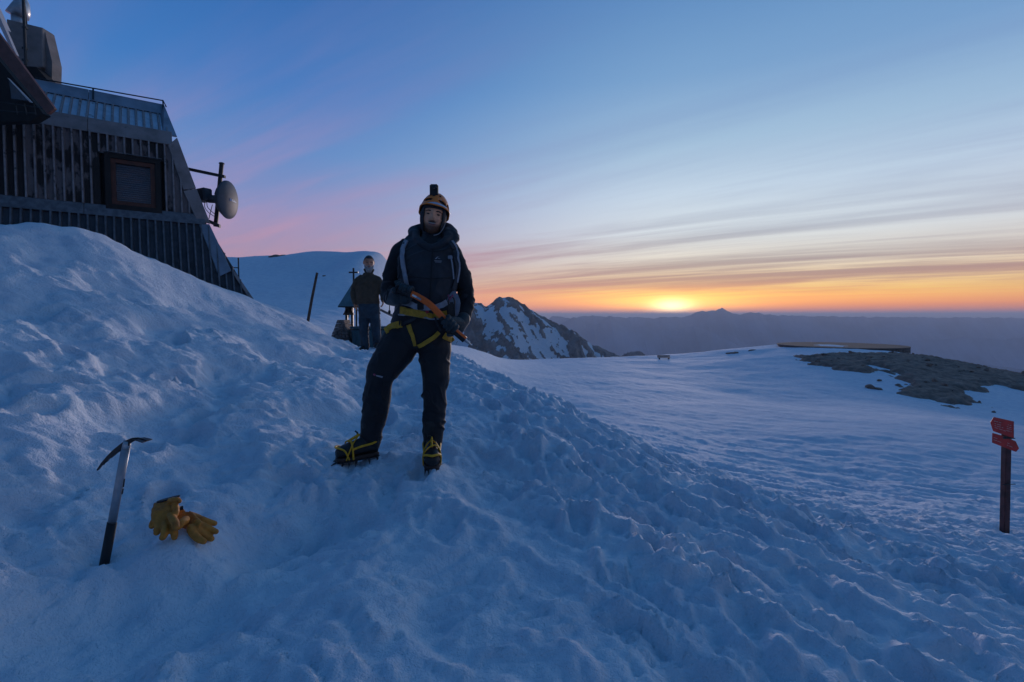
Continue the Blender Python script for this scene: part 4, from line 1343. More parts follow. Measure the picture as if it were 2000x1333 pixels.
def webbing(name, pix, width, bvh, Yd, m, parent, off=.004, th=.004, steps=18, spread=None):
    """a flat strap laid over the clothes along a pixel path"""
    path = bezier([V(a, b, 0) for a, b in pix], steps)
    pts = [press(p.x, p.y, bvh, Yd) for p in path]
    locs = [q[0] for q in pts]
    # calm outliers where the ray slips past an edge
    for i in range(1, len(locs) - 1):
        mid = (locs[i - 1] + locs[i + 1]) / 2
        if (locs[i] - mid).length > .06: locs[i] = mid
    v = []; f = []
    for i, l in enumerate(locs):
        t = (locs[min(i + 1, len(locs) - 1)] - locs[max(0, i - 1)]).normalized()
        nr = pts[i][1]
        nr = (nr + Vector((0, -1, 0)) * .6).normalized()
        s = t.cross(nr).normalized()
        wd = width if spread is None else width * (spread[0] + (spread[1] - spread[0]) * i / (len(locs) - 1))
        for k, (a, b) in enumerate(((-1, off), (1, off), (1, off + th), (-1, off + th))):
            v.append(l + s * (a * wd / 2) + nr * b)
    n = len(locs)
    for i in range(n - 1):
        for k in range(4):
            f.append((i * 4 + k, i * 4 + (k + 1) % 4, (i + 1) * 4 + (k + 1) % 4, (i + 1) * 4 + k))
    f.append((0, 1, 2, 3)); f.append(tuple(range((n - 1) * 4, n * 4)))
    return MB().add((v, f)).build(name, m, parent)

# ------------------------------------------------------------------ head
def head_shell(hw, hd, hh, nx=72, nz=56, features=1.0):
    """verts of a head in local axes: x to the viewer's right, y away from the face (face at -y), z up"""
    v = []; f = []
    for i in range(nz + 1):
        th = math.pi * min(max(i / nz, .004), .996)
        for j in range(nx):
            a = 2 * math.pi * j / nx
            x, y, z = math.sin(th) * math.sin(a), -math.sin(th) * math.cos(a), math.cos(th)
            wx = 1.0
            if z < 0: wx = 1 - .30 * (-z) ** 1.4
            if z > .2: wx = 1 - .06 * (z - .2)
            X = hw * x * wx
            Yy = hd * y * (1 - (.10 * (-z) if (z < 0 and y > 0) else 0))
            Zz = hh * z
            if y < 0:
                fr = -y
                g = lambda cx, cz, sx, sz: math.exp(-((X - cx) / sx) ** 2 - ((Zz - cz) / sz) ** 2) * fr
                d = 0
                d += .006 * g(0, .030, .060, .016)                     # brow
                d -= .012 * (g(-.032, .010, .018, .013) + g(.032, .010, .018, .013))   # sockets
                d += .012 * g(0, .008, .009, .022) + .021 * g(0, -.018, .013, .014) + .008 * (g(-.012, -.024, .008, .009) + g(.012, -.024, .008, .009))
                d += .009 * (g(-.040, -.022, .018, .016) + g(.040, -.022, .018, .016)) - .003 * (g(-.031, -.048, .006, .016) + g(.031, -.048, .006, .016))  # cheeks
                d += .006 * g(0, -.052, .024, .007) - .004 * g(0, -.0565, .028, .0035) + .006 * g(0, -.064, .020, .006)
                d += .010 * g(0, -.092, .024, .018)                    # chin
                Yy -= d * features
            v.append(V(X, Yy, Zz))
    for i in range(nz):
        for j in range(nx):
            f.append((i * nx + j, i * nx + (j + 1) % nx, (i + 1) * nx + (j + 1) % nx, (i + 1) * nx + j))
    f.append(tuple(range(nx))); f.append(tuple(range(nz * nx, nz * nx + nx)))
    return v, f
def xf(vf, mtx): return [mtx @ Vector(p) for p in vf[0]], vf[1]
def skin_material(name, skin, beard, lips):
    m = bpy.data.materials.new(name); m.use_nodes = True
    b = NB(m.node_tree); bs = m.node_tree.nodes['Principled BSDF']
    t = b.n('ShaderNodeTexCoord').outputs['Object']
    nz = b.noise(t, 60, 4, .6); fine = b.noise(t, 420, 3, .7)
    col = b.mix(b.smooth(nz, .3, .7), tuple(x * .88 for x in skin) + (1,), tuple(min(1, x * 1.1) for x in skin) + (1,))
    at = b.n('ShaderNodeAttribute'); at.attribute_name = 'beard'
    at2 = b.n('ShaderNodeAttribute'); at2.attribute_name = 'lips'
    fb = b.m('MULTIPLY', at.outputs['Fac'], b.smooth(b.m('ADD', fine, b.m('MULTIPLY', at.outputs['Fac'], .35)), .45, .75))
    col = b.mix(fb, col, tuple(beard) + (1,))
    col = b.mix(at2.outputs['Fac'], col, tuple(lips) + (1,))
    b.link(col, bs.inputs['Base Color'])
    bs.inputs['Roughness'].default_value = .55
    bs.inputs['Subsurface Weight'].default_value = .08
    bs.inputs['Subsurface Radius'].default_value = (.012, .005, .003)
    return m
def face_attrs(o, inv, hw, stubble, hi=-.03, full=False):
    n = len(o.data.vertices)
    co = np.empty(n * 3); o.data.vertices.foreach_get('co', co); co = co.reshape(-1, 3)
    Mx = np.array(inv)
    l = co @ Mx[:3, :3].T + Mx[:3, 3]
    x, y, z = l[:, 0], l[:, 1], l[:, 2]
    onhead = (z > -.16) & (y < .03)
    jaw = sst(-z + .30 * np.abs(x), .042, .080) * .9
    must = np.exp(-(x / .030) ** 2 - ((z + .040) / .007) ** 2)
    side = sst(np.abs(x), .045, .066) * sst(-z, -.01, .05) * .8
    bd = np.clip(np.maximum(np.maximum(jaw, must), side), 0, 1)
    mouth = np.exp(-(x / .026) ** 2 - ((z + .0565 - .35 * x * x / .026) / .006) ** 2)
    bd = bd * (1 - np.clip(mouth * 1.6, 0, 1)) * onhead * stubble
    lp = np.clip(np.exp(-(x / .025) ** 4 - ((z + .058 - 6 * x * x) / .006) ** 2) * 1.2, 0, 1) * onhead * (y < -.05)
    for k, v in (('beard', bd), ('lips', lp)):
        a = o.data.attributes.new(k, 'FLOAT', 'POINT'); a.data.foreach_set('value', v.astype(np.float32))

M['jacket'] = mat('charcoal_softshell', (0.024, 0.026, 0.034), .75, var=.2, vscale=20, bump=.0008, bscale=260, sheen=.12)
M['sleeve'] = mat('black_fleece_sleeve', (0.009, 0.009, 0.012), .85, var=.2, vscale=20, bump=.0008, bscale=260, sheen=.05)
M['trousers'] = mat('black_trousers', (0.008, 0.008, 0.011), .7, var=.2, vscale=18, bump=.0006, bscale=300, sheen=.04)
M['glovek'] = mat('dark_teal_glove', (0.012, 0.022, 0.028), .6, var=.3, vscale=30, sheen=.1)
M['orange'] = mat('orange_helmet_shell', (1.0, 0.23, 0.025), .38, var=.06, vscale=9)
M['orange_shaft'] = mat('orange_axe_shaft', (0.90, 0.14, 0.01), .38, var=.08, vscale=14)
M['helm_black'] = mat('black_helmet_liner', (0.010, 0.010, 0.012), .7)
M['beanie'] = mat('grey_knit', (0.030, 0.028, 0.034), .9, var=.3, vscale=60, bump=.001, bscale=300)
M['strap_grey'] = mat('pale_grey_webbing', (0.30, 0.30, 0.34), .7, var=.2, vscale=30)
M['strap_dark'] = mat('dark_webbing', (0.03, 0.032, 0.04), .7, var=.2, vscale=30)
M['yellow'] = mat('yellow_webbing', (0.52, 0.27, 0.02), .7, var=.18, vscale=40, bump=.0006, bscale=350)
M['boot'] = mat('black_boot_leather', (0.014, 0.012, 0.012), .5, var=.35, vscale=22)
M['sole'] = mat('brown_boot_rubber', (0.05, 0.025, 0.018), .7, var=.3)
M['crampon'] = mat('dark_crampon_steel', (0.05, 0.045, 0.045), .4, .7, var=.3, vscale=30)
M['cr_yellow'] = mat('yellow_crampon_plastic', (0.85, 0.40, 0.01), .5, var=.15, vscale=40)
M['plasticblk'] = mat('black_plastic', (0.010, 0.010, 0.012), .35)
M['lens'] = mat('camera_lens', (0.01, 0.012, 0.02), .08)
M['skinA'] = skin_material('skin_wind_burnt', (0.90, 0.39, 0.22), (0.06, 0.026, 0.016), (0.26, 0.09, 0.085))
M['teeth'] = mat('teeth', (0.55, 0.50, 0.45), .4)
M['eyes'] = mat('eye', (0.03, 0.025, 0.025), .2)
M['eyewhite'] = mat('eye_white', (0.45, 0.42, 0.42), .3)
M['brow'] = mat('brown_hair', (0.035, 0.02, 0.014), .8)
M['purple'] = mat('pink_cord', (0.32, 0.06, 0.12), .6)

# ================================================================== climber
YC = 3.42
g1 = ground(*P(705, 890, 3.42).xy); g2 = ground(*P(853, 905, 3.30).xy)
climber = empty('person', (P(790, 900, YC).x, YC, -1.0))
tag(climber, 'smiling climber in orange helmet, dark jacket and yellow harness holding an orange axe', 'person')
def pc_(px, py, dY=0.0): return P(px, py, YC + dY)
s_ = YC / FPX
def sec(px, py, hw, hd, dY=0.0, tilt=0.0):
    return (pc_(px, py, dY), (hw * s_, 0, -hw * s_ * tilt), (0, hd, 0))
# head frame: rolled and turned a little
hc = pc_(846, 427)
HM = Matrix.Translation(hc) @ Matrix.Rotation(math.radians(7), 4, 'Y') @ Matrix.Rotation(math.radians(-4), 4, 'X') @ Matrix.Rotation(math.radians(8), 4, 'Z')
HW, HD, HH = .077, .096, .122
head = xf(head_shell(HW, HD, HH), HM)
inner = [head,
         limb([hc + V(-.005, .03, -.07), pc_(840, 470, .03)], [.058, .062]),
         loft([sec(839, 474, 30, .08), sec(838, 492, 52, .10), sec(838, 530, 48, .115), sec(834, 590, 44, .11), sec(824, 640, 48, .11), sec(820, 662, 40, .09)]),
         limb([pc_(788, 496, .01), pc_(766, 540, .02), pc_(763, 574, .03), pc_(780, 580, -.17)], [.05, .042, .038, .028]),
         limb([pc_(880, 498, .01), pc_(900, 545, .02), pc_(910, 586, .05), pc_(893, 636, -.10)], [.05, .042, .038, .028]),
         limb([pc_(795, 655, .0), pc_(744, 728, -.04), pc_(725, 850, .03)], [.09, .06, .045]),
         limb([pc_(850, 660, .0), pc_(850, 740, -.04), pc_(844, 855, .02)], [.085, .06, .042])]
body = fuse('body', inner, .0045, M['skinA'], climber, smooth=1)
HI = HM.inverted()
face_attrs(body, HI, HW, 1.0)
# eyes, brows, teeth: set into the face
def face_pt(x, z, y=None):
    return HM @ V(x, y if y is not None else -HD * math.sqrt(max(0, 1 - (x / HW) ** 2 - (z / HH) ** 2)), z)
for s in (-1, 1):
    ey = MB().add(ball((0, 0, 0), .0125, .008, .0046, 14)); 
    ey.v = [tuple(HM @ (Vector(p) + V(s * .031, -.0785, .008))) for p in ey.v]
    ey.build('eye', M['eyes'], body, smooth=True)
    br = MB().tube([HM @ V(s * (.016 + .009 * k), -.093 + .0028 * k * k * .55 - .0005, .0245 + .0035 * math.sin(k * .8)) for k in range(5)], [.0025, .0042, .0042, .0034, .0018], 6)
    br.build('eyebrow', M['brow'], body, smooth=True)
tt = MB().tube([HM @ V(x, -.0965 + 8 * x * x, -.0545 + 9 * x * x) for x in np.linspace(-.023, .023, 9)], [.0008, .0024, .0032, .0036, .0038, .0036, .0032, .0024, .0008], 8, squash=(1, .6))
tt.build('teeth', M['teeth'], body, smooth=True)
MB().add(tube([HM @ V(x, -.0985 + 8 * x * x, -.0605 + 10 * x * x) for x in np.linspace(-.022, .022, 9)], [.001, .0024, .003, .0034, .0036, .0034, .003, .0024, .001], 8, None)).build('lower_lip', mat('lip', (0.30, 0.11, 0.10), .5), body, smooth=True)
MB().add(tube([HM @ V(x, -.0985 + 7 * x * x, -.0475 + 3 * x * x) for x in np.linspace(-.026, .026, 9)], [.001, .0022, .003, .0034, .003, .0034, .003, .0022, .001], 8, None)).build('moustache', mat('brown_stubble', (0.11, 0.05, 0.032), .8), body, smooth=True)
# knit cap under the helmet, open at the face
def shell_part(hw, hd, hh, keep, name, m, parent, mtx, th=.004, nx=96, nz=72):
    v, f = head_shell(hw, hd, hh, nx, nz, 0.0)
    ff = []
    for q in f[:-2]:
        c = sum((v[i] for i in q), V(0, 0, 0)) / 4
        if keep(c): ff.append(q)
    used = sorted({i for q in ff for i in q}); mp = {a: k for k, a in enumerate(used)}
    bm = bmesh.new()
    vs = [bm.verts.new(mtx @ v[i]) for i in used]
    for q in ff: bm.faces.new([vs[mp[i]] for i in q])
    bmesh.ops.recalc_face_normals(bm, faces=bm.faces[:])
    o = bm_obj(name, bm, m, parent, True)
    sd = o.modifiers.new('thick', 'SOLIDIFY'); sd.thickness = th; sd.offset = 1.0
    return o
shell_part(HW + .005, HD + .005, HH + .005, lambda c: (c.z > .045 or (abs(c.x) > .058 - .12 * max(0, -c.z - .02) and c.z > -.085) or c.y > .0) and c.z > -.10, 'knit_cap', M['beanie'], climber, HM, .005)
# helmet
HLM = HM @ Matrix.Translation((.002, .012, .036)) @ Matrix.Rotation(math.radians(4), 4, 'Y') @ Matrix.Rotation(math.radians(-6), 4, 'X')
hw_, hd_, hh_ = .093, .120, .130
def vent(c, cx, cz, sx, sz, rot):
    if c.y > -.01: return False
    dx, dz = c.x - cx, c.z - cz
    a = dx * math.cos(rot) + dz * math.sin(rot); b = -dx * math.sin(rot) + dz * math.cos(rot)
    return (a / sx) ** 2 + (b / sz) ** 2 < 1
VENTS = ((-.050, .050, .030, .012, .06), (.044, .044, .030, .013, -.30), (.082, .040, .009, .026, .5), (-.086, .045, .007, .02, -.4))
def keep_helm(c):
    brim = .014 + .004 * abs(c.x) / .1 if c.y < 0 else -.012
    if c.z < brim: return False
    for vv in VENTS:
        if vent(c, *vv): return False
    if c.y > .02 and abs(abs(c.x) - .045) < .016 and .05 < c.z < .10: return False
    return True
helmet = shell_part(hw_, hd_, hh_, keep_helm, 'helmet', M['orange'], climber, HLM, .006, 150, 110)
helmet['label'] = 'orange climbing helmet with dark vents and a pale front stripe'
shell_part(hw_ - .007, hd_ - .007, hh_ - .006, lambda c: c.z > .016, 'liner', M['helm_black'], helmet, HLM, .003, 60, 44)
M['pale'] = mat('pale_blue_sticker', (0.48, 0.55, 0.68), .5)
def helm_pt(x, z, k=1.065):
    zz = z
    q = max(0.0, 1 - (x / hw_) ** 2 - (zz / hh_) ** 2)
    return HLM @ V(x * k, -hd_ * math.sqrt(q) * k * .995, zz * (1 + (k - 1) * .3))
def decal(name, outline, m, parent, k=1.068):
    poly = [helm_pt(a, b, k) for a, b in outline]
    n = len(poly) // 2
    v = poly + [helm_pt(a, b, k - .03) for a, b in outline]
    nn = len(poly)
    f = [(i, i + 1, nn - 2 - i, nn - 1 - i) for i in range(n - 1)] + [(i, i + nn, (i + 1) % nn + nn, (i + 1) % nn) for i in range(nn)]
    return MB().add((v, f)).build(name, m, parent)
xs = np.linspace(-.058, .080, 12)
up_ = [(x, .018 + .014 * math.sin(min(1, (x + .058) / .07) * math.pi / 2) - .10 * max(0, x - .01) ** 1.0 * .22) for x in xs]
lo_ = [(x, .0165 + .0002) for x in xs[::-1]]
decal('front_stripe', up_ + lo_, M['pale'], helmet)
decal('front_mark', [(.012, .060), (.022, .074), (.026, .074), (.034, .058)], M['pale'], helmet)
rim = [HLM @ V(math.sin(a) * hw_ * 1.055, -math.cos(a) * hd_ * 1.055, (.013 if math.cos(a) > -.0 else -.012) * 1.0 + (.006 * abs(math.sin(a)) if math.cos(a) > 0 else 0)) for a in np.linspace(-math.pi * .98, math.pi * .98, 60)]
MB().tube(rim, .0045, 8).build('rim', M['orange'], helmet, smooth=True)
# action camera and its mount
cbx = pc_(848, 373, -.045)
MB().box(cbx, .054, .040, .078, .0).build('action_camera', M['plasticblk'], helmet, bevel=.006)
MB().add(lathe([(.014, 0), (.014, .008), (.011, .010)], cbx + V(.006, -.020, .016), (0, -1, 0), 20)).build('camera_lens', M['lens'], helmet, smooth=True)
MB().box(cbx + V(.002, -.012, -.052), .026, .030, .036).build('camera_mount', M['plasticblk'], helmet, bevel=.004)
MB().box(cbx + V(.030, -.010, -.040), .038, .012, .012, 0).build('mount_screw', M['plasticblk'], helmet, bevel=.003)
for s in (-1, 1):
    MB().tube(bezier([HM @ V(s * .086, .005, .03), HM @ V(s * .079, -.012, -.04), HM @ V(s * .055, -.045, -.100), HM @ V(s * .02, -.065, -.125)], 12), .005, 6, squash=(1, .5)).build('chin_strap', M['strap_grey'] if s > 0 else M['strap_dark'], helmet)

# jacket: trunk + hem + hood and collar; sleeves belong to the same garment
jk = [loft([sec(840, 466, 26, .085, .02), sec(840, 474, 40, .10, .015), sec(838, 483, 58, .115, .01), sec(838, 496, 64, .13), sec(838, 520, 60, .148, -.01), sec(837, 550, 56, .150, -.015),
            sec(836, 575, 54, .145, -.015), sec(834, 592, 55, .142, -.01), sec(830, 606, 57, .140, -.01), sec(827, 616, 58, .138)], 28),
      limb([pc_(797, 486, .02), pc_(785, 498, .02), pc_(769, 530, .025), pc_(761, 556, .035), pc_(762, 576, .02), pc_(769, 582, -.08), pc_(777, 580, -.16)], [.066, .068, .055, .048, .050, .046, .040]),
      limb([pc_(872, 487, .02), pc_(881, 500, .02), pc_(899, 535, .025), pc_(908, 568, .04), pc_(910, 592, .045), pc_(904, 618, -.02), pc_(895, 636, -.09)], [.066, .068, .058, .050, .050, .045, .040]),
      # collar roll and the hood lying behind it
      limb([pc_(812, 456, .02), pc_(815, 468, -.06), pc_(832, 481, -.105), pc_(848, 483, -.11), pc_(866, 474, -.09), pc_(876, 462, -.03), pc_(872, 452, .05)], [.026, .024, .020, .019, .024, .029, .030], 14),
      limb([pc_(800, 468, .02), pc_(806, 478, -.05), pc_(822, 492, -.105), pc_(846, 496, -.125), pc_(872, 489, -.10), pc_(886, 474, -.04), pc_(888, 462, .02)], [.026, .022, .017, .015, .020, .026, .028], 14),
      limb([pc_(808, 458, .03), pc_(812, 452, .10), pc_(840, 450, .14), pc_(870, 450, .12), pc_(884, 456, .06)], [.034, .045, .06, .055, .038], 14),
      limb([pc_(872, 462, .0), pc_(884, 456, .0), pc_(888, 466, -.01)], [.030, .028, .022], 12)]
fj = folds(8, .012, 5)
jacket = fuse('jacket', jk, .007, M['jacket'], climber, smooth=3, wrinkle=fj)
# dark sleeves read blacker than the front: a second layer of fabric on the arms only
sl = [limb([pc_(793, 488, .02), pc_(784, 499, .02), pc_(769, 530, .025), pc_(761, 556, .035), pc_(761.5, 577, .02), pc_(769, 583, -.08), pc_(776, 581, -.155)], [.074, .076, .064, .056, .056, .052, .047])]
sr = [limb([pc_(876, 489, .02), pc_(882, 501, .02), pc_(899, 535, .025), pc_(908.5, 568, .04), pc_(910.5, 592, .045), pc_(904, 619, -.02), pc_(897, 635, -.085)], [.074, .076, .066, .058, .056, .051, .046])]
fuse('sleeve', sl, .007, M['sleeve'], climber, smooth=2, wrinkle=folds(9, .013, 8))
fuse('sleeve', sr, .007, M['sleeve'], climber, smooth=2, wrinkle=folds(9, .013, 18))
# neck gaiter
fuse('neck_gaiter', [limb([pc_(844, 461, .04), pc_(843, 472, .01), pc_(840, 486, -.03)], [.070, .076, .085], 18)], .006, M['helm_black'], climber, smooth=1)

# trousers
tr_ = [loft([sec(828, 607, 54, .13), sec(825, 622, 58, .138), sec(822, 640, 62, .142), sec(820, 655, 62, .14), sec(818, 668, 56, .13), sec(817, 678, 40, .10)], 26),
       limb([pc_(796, 648, .0), pc_(782, 672, -.01), pc_(762, 702, -.03), pc_(745, 728, -.055), pc_(741, 748, -.035), pc_(735, 790, .0), pc_(729, 825, .015), pc_(722, 862, .02)], [.122, .130, .118, .100, .090, .090, .080, .072]),
       limb([pc_(846, 652, .0), pc_(848, 678, -.01), pc_(850, 706, -.03), pc_(851, 732, -.05), pc_(849, 755, -.035), pc_(849, 790, -.01), pc_(848, 825, .0), pc_(844, 868, -.01)], [.112, .115, .103, .092, .083, .080, .074, .063]),
       ball(pc_(734, 727, -.07), .050, .05, .045)]
ft = folds(8, .014, 25, 2.6)
trousers = fuse('trousers', tr_, .007, M['trousers'], climber, smooth=3, wrinkle=ft)
cloth = bvh_of([jacket, trousers])
tb = bvh_of([trousers]); jb = bvh_of([jacket])

# logos: chest mark and knee mark
def mark(name, pts, bvh, m, parent, off=.002):
    q = [press(a, b, bvh, YC) for a, b in pts]
    poly = [l + n_ * off for l, n_ in q]
    MB().prism(poly, (0, -.0015, 0)).build(name, m, parent)
for pts in (((849, 507), (853, 502.6), (858, 502.4), (854.4, 503.8), (852.6, 506.8)), ((854.5, 507), (856.5, 504.6), (860.5, 507.2), (857, 506.2)), ((848.5, 509.6), (862, 510.4), (862, 511.6), (848.5, 510.8)), ((850, 512.2), (861, 513), (861, 513.9), (850, 513.1))):
    mark('chest_logo', pts, jb, M['strap_grey'], jacket, .006)
mark('knee_logo', [(729.5, 731.5), (731, 730), (733.5, 730.5), (735, 732.3), (733.5, 734.3), (731, 734)], tb, M['purple'], trousers, .006)
mark('knee_logo', [(735.6, 732.3), (747.5, 735.2), (746.6, 738.2), (735.3, 734.6)], tb, M['strap_grey'], trousers, .006)
# jacket zip and pocket seam
webbing('zip', [(846, 486), (843, 520), (841, 560), (838, 596)], .010, jb, YC, M['helm_black'], jacket, .003, .003)
webbing('pocket_seam', [(800, 541), (840, 545), (882, 543)], .007, jb, YC, M['helm_black'], jacket, .003, .003)
webbing('collar_seam', [(815, 476), (832, 489), (846, 492), (866, 490), (884, 484)], .007, jb, YC, M['helm_black'], jacket, .003, .003)

# harness
har = empty('climbing_harness', (climber.location.x, YC, -.05)); har.parent = None
hb = webbing('harness', [(783, 606), (800, 609), (826, 614), (850, 617), (872, 612)], .046, cloth, YC, M['yellow'], climber, .008, .007)
bpy.data.objects.remove(har)
hb['label'] = 'yellow climbing harness with leg loops'
webbing('harness_edge', [(779, 614), (800, 616), (826, 620.5), (850, 623), (876, 617)], .010, cloth, YC, M['strap_grey'], hb, .007, .004)
webbing('leg_loop', [(754, 648), (763, 640), (775, 636), (787, 634)], .046, tb, YC, M['yellow'], hb, .006, .006)
webbing('leg_loop', [(866, 655), (872, 659), (880, 663), (884, 668)], .042, tb, YC, M['yellow'], hb, .006, .006)
webbing('leg_strap', [(799, 636), (803, 648), (808, 662), (811, 675)], .024, tb, YC, M['yellow'], hb, .006, .006, spread=(1.25, .8))
webbing('leg_strap', [(857, 649), (846, 660), (832, 669), (817, 676)], .027, tb, YC, M['yellow'], hb, .006, .006)
webbing('riser', [(787, 634), (798, 629), (806, 626), (812, 621)], .018, tb, YC, M['strap_dark'], hb, .007, .005)
webbing('riser', [(850, 620), (853, 632), (860, 646)], .012, tb, YC, M['strap_dark'], hb, .007, .005)
for (px, py) in ((787, 634), (783, 633.5)):
    l, n_ = press(px, py, tb, YC)
    MB().box(l + n_ * .014, .010, .010, .046).build('buckle', M['helm_black'], hb, bevel=.002)
l, n_ = press(831, 612, cloth, YC)
webbing('belay_loop', [(834, 604), (835, 608), (836, 611)], .020, cloth, YC, M['sign_red'], hb, .014, .006, steps=8)
# karabiner and descender on the right gear loop
kp = P(882, 592, YC - .17)
ring = [kp + V(.020 * math.sin(a), 0, .040 * math.cos(a)) for a in np.linspace(0, 2 * math.pi, 20)]
MB().tube(ring, .005, 6).build('karabiner', M['crampon'], hb)
MB().box(kp + V(0, .0, -.045), .045, .03, .10).build('belay_device', M['plasticblk'], hb, bevel=.012)
MB().tube([kp + V(-.02, 0, .05), kp + V(-.012, -.01, .02), kp + V(.01, -.005, .05)], .006, 6).build('cord_knot', M['purple'], hb)

# ------------------------------------------------------------------ backpack
pack = empty('backpack', pc_(836, 600, .25)); tag(pack, 'pale grey climbing backpack worn on the climber\'s back, straps over the chest', 'backpack')
M['pack'] = mat('grey_pack_cloth', (0.22, 0.22, 0.26), .75, var=.25, vscale=14, bump=.002, bscale=60)
fuse('pack_body', [loft([(pc_(838, 490, .24), (.10, 0, 0), (0, .05, 0)), (pc_(838, 510, .26), (.145, 0, 0), (0, .10, 0)), (pc_(838, 560, .27), (.155, 0, 0), (0, .12, 0)), (pc_(836, 610, .26), (.155, 0, 0), (0, .11, 0)), (pc_(834, 628, .24), (.12, 0, 0), (0, .07, 0))], 24)], .012, M['pack'], pack, smooth=2, wrinkle=folds(7, .008, 30))
webbing('shoulder_strap', [(797, 471), (789, 487), (788, 508), (792, 530), (795, 548), (797, 560)], .034, cloth, YC, M['strap_grey'], pack, .010, .010, spread=(.9, .75))
webbing('shoulder_strap', [(795, 472), (786, 488), (782, 510), (783, 530), (781, 545)], .014, cloth, YC, M['strap_dark'], pack, .014, .006)
webbing('shoulder_strap', [(880, 474), (886, 488), (890, 508), (891, 528), (888, 548), (884, 566)], .030, cloth, YC, M['strap_dark'], pack, .010, .010)
webbing('strap_edge', [(883, 474), (889, 488), (893.5, 508), (893, 530), (889, 552)], .012, cloth, YC, M['strap_grey'], pack, .020, .006)
webbing('strap_edge', [(880, 500), (882, 520), (884, 545)], .008, cloth, YC, M['strap_grey'], pack, .014, .005)
webbing('hip_belt', [(786, 590), (800, 594), (818, 600), (838, 601), (858, 598), (872, 590)], .036, cloth, YC, M['strap_grey'], pack, .012, .008)
l, n_ = press(822, 599, cloth, YC)
MB().box(l + n_ * .022, .040, .014, .040).build('hip_buckle', M['helm_black'], pack, bevel=.004)
l, n_ = press(877, 505, cloth, YC)
MB().box(l + n_ * .02, .030, .012, .022).build('chest_buckle', M['strap_grey'], pack, bevel=.003)
for nm, pts, Y_ in (('hip_fin', ((771, 592), (785, 592), (783, 606), (768, 632), (761, 632), (769, 610)), YC - .02), ('hip_fin', ((868, 585), (876, 596), (882, 618), (888, 630), (896, 612), (899, 590), (892, 572), (886, 566)), YC - .10)):
    MB().prism([P(a, b, Y_) for a, b in pts], (0, .035, 0)).build(nm, M['pack'], pack, bevel=.008)
MB().tube(bezier([pc_(762, 584, -.08), pc_(761, 596, -.09), pc_(760.5, 606, -.09)], 8), .0028, 6).build('draw_cord', M['helm_black'], pack)
MB().add(ball(pc_(760.5, 610, -.09), .009, .009, .014, 12)).build('cord_stopper', M['plasticblk'], pack, smooth=True)
adopt(pack)

# ------------------------------------------------------------------ held ice axe + gloved hands on it
A0, A1 = P(790, 569, YC - .235), P(899, 659, YC - .215)
ax_pts = [P(772, 563, YC - .225), P(790, 569, YC - .235), P(812, 578, YC - .25), P(838, 594, YC - .255), P(862, 618, YC - .24), P(884, 643, YC - .215), P(908, 664, YC - .195)]
ax_path = bezier(ax_pts, 36)
haxe = empty('ice_axe', ax_pts[3]); tag(haxe, 'orange curved ice axe held across the body by the climber', 'ice axe')
MB().add(tube(ax_path[:11], .0172, 16, (1.25, .75))).build('head_sleeve', M['crampon'], haxe, smooth=True)
MB().add(tube(ax_path[9:], .0165, 16, (1.25, .75))).build('shaft', M['orange_shaft'], haxe, smooth=True)
MB().add(tube(ax_path[24:], .0178, 16, (1.25, .75))).build('grip', M['black'], haxe, smooth=True)
for i, (k, m_) in enumerate(((11, 'white'), (13, 'strap_grey'))):
    p, q = ax_path[k], ax_path[k + 2]
    MB().prism([p + V(-.004, -.0135, .004), q + V(-.004, -.0135, .004), q + V(-.008, -.0135, -.008), p + V(-.008, -.0135, -.008)], (0, -.0012, 0)).build('shaft_sticker', M[m_], haxe)
hp = ax_pts[0]
pick = [V(0, 0, .012), V(-.03, 0, .016), V(-.055, .02, -.005), V(-.07, .05, -.05), V(-.078, .07, -.085), V(-.064, .055, -.055), V(-.045, .03, -.022), V(-.02, 0, -.012), V(.02, 0, -.012), V(.02, 0, .012)]
MB().prism([hp + p for p in pick], (0, .008, 0)).build('pick', M['crampon'], haxe, bevel=.001, seg=1)
MB().prism([hp + p for p in (V(.0, .004, .012), V(-.015, .03, .045), V(.01, .05, .055), V(.02, .01, .012))], (.008, 0, 0)).build('adze', M['crampon'], haxe)
e0, e1 = ax_path[-2], ax_path[-1]
MB().add(tube([e1, e1 + (e1 - e0).normalized() * .03, e1 + (e1 - e0).normalized() * .06], [.011, .008, .002], 8)).build('spike', M['galv'], haxe)
adopt(haxe)
def fist(name, c, axis, wrist, m, parent, k=1.0, shaft_r=.019, flip=1):
    """gloved hand closed round a shaft at c: back of hand, four bent fingers of unequal length, thumb across"""
    axis = axis.normalized(); wv = (wrist - c); wv = (wv - axis * wv.dot(axis)).normalized()
    out = axis.cross(wv).normalized() * flip
    parts = []
    parts.append(limb([wrist, c + wv * .055 * k + out * -.005], [.040 * k, .036 * k], 14))
    pal = c + wv * .030 * k
    parts.append(loft([(pal + wv * .035 * k, axis * .036 * k, out * .024 * k), (pal + wv * .012 * k, axis * .046 * k, out * .028 * k), (pal - wv * .008 * k, axis * .046 * k, out * .024 * k)], 18))
    R = shaft_r + .013 * k
    for i, ln in enumerate((.92, 1.0, .95, .8)):
        o_ = axis * ((i - 1.5) * .0235 * k)
        pts = []
        for a in np.linspace(-.3, 3.7 * ln, 8):
            pts.append(c + o_ + wv * (R * math.cos(a)) + out * (R * math.sin(a)) * 1.05)
        parts.append(tube(pts, [.0125 * k] * 5 + [.012 * k, .0115 * k, .010 * k], 10, None, True))
    th = [pal + axis * .04 * k + wv * .01, c + axis * .052 * k - out * .022 * k, c + axis * .040 * k - out * .030 * k - wv * .025 * k]
    parts.append(tube(bezier(th, 8), [.0155 * k] * 3 + [.0145 * k] * 3 + [.012 * k] * 3, 10, None, True))
    return fuse(name, parts, .0042, m, parent, smooth=1, wrinkle=folds(30, .0015, 44))
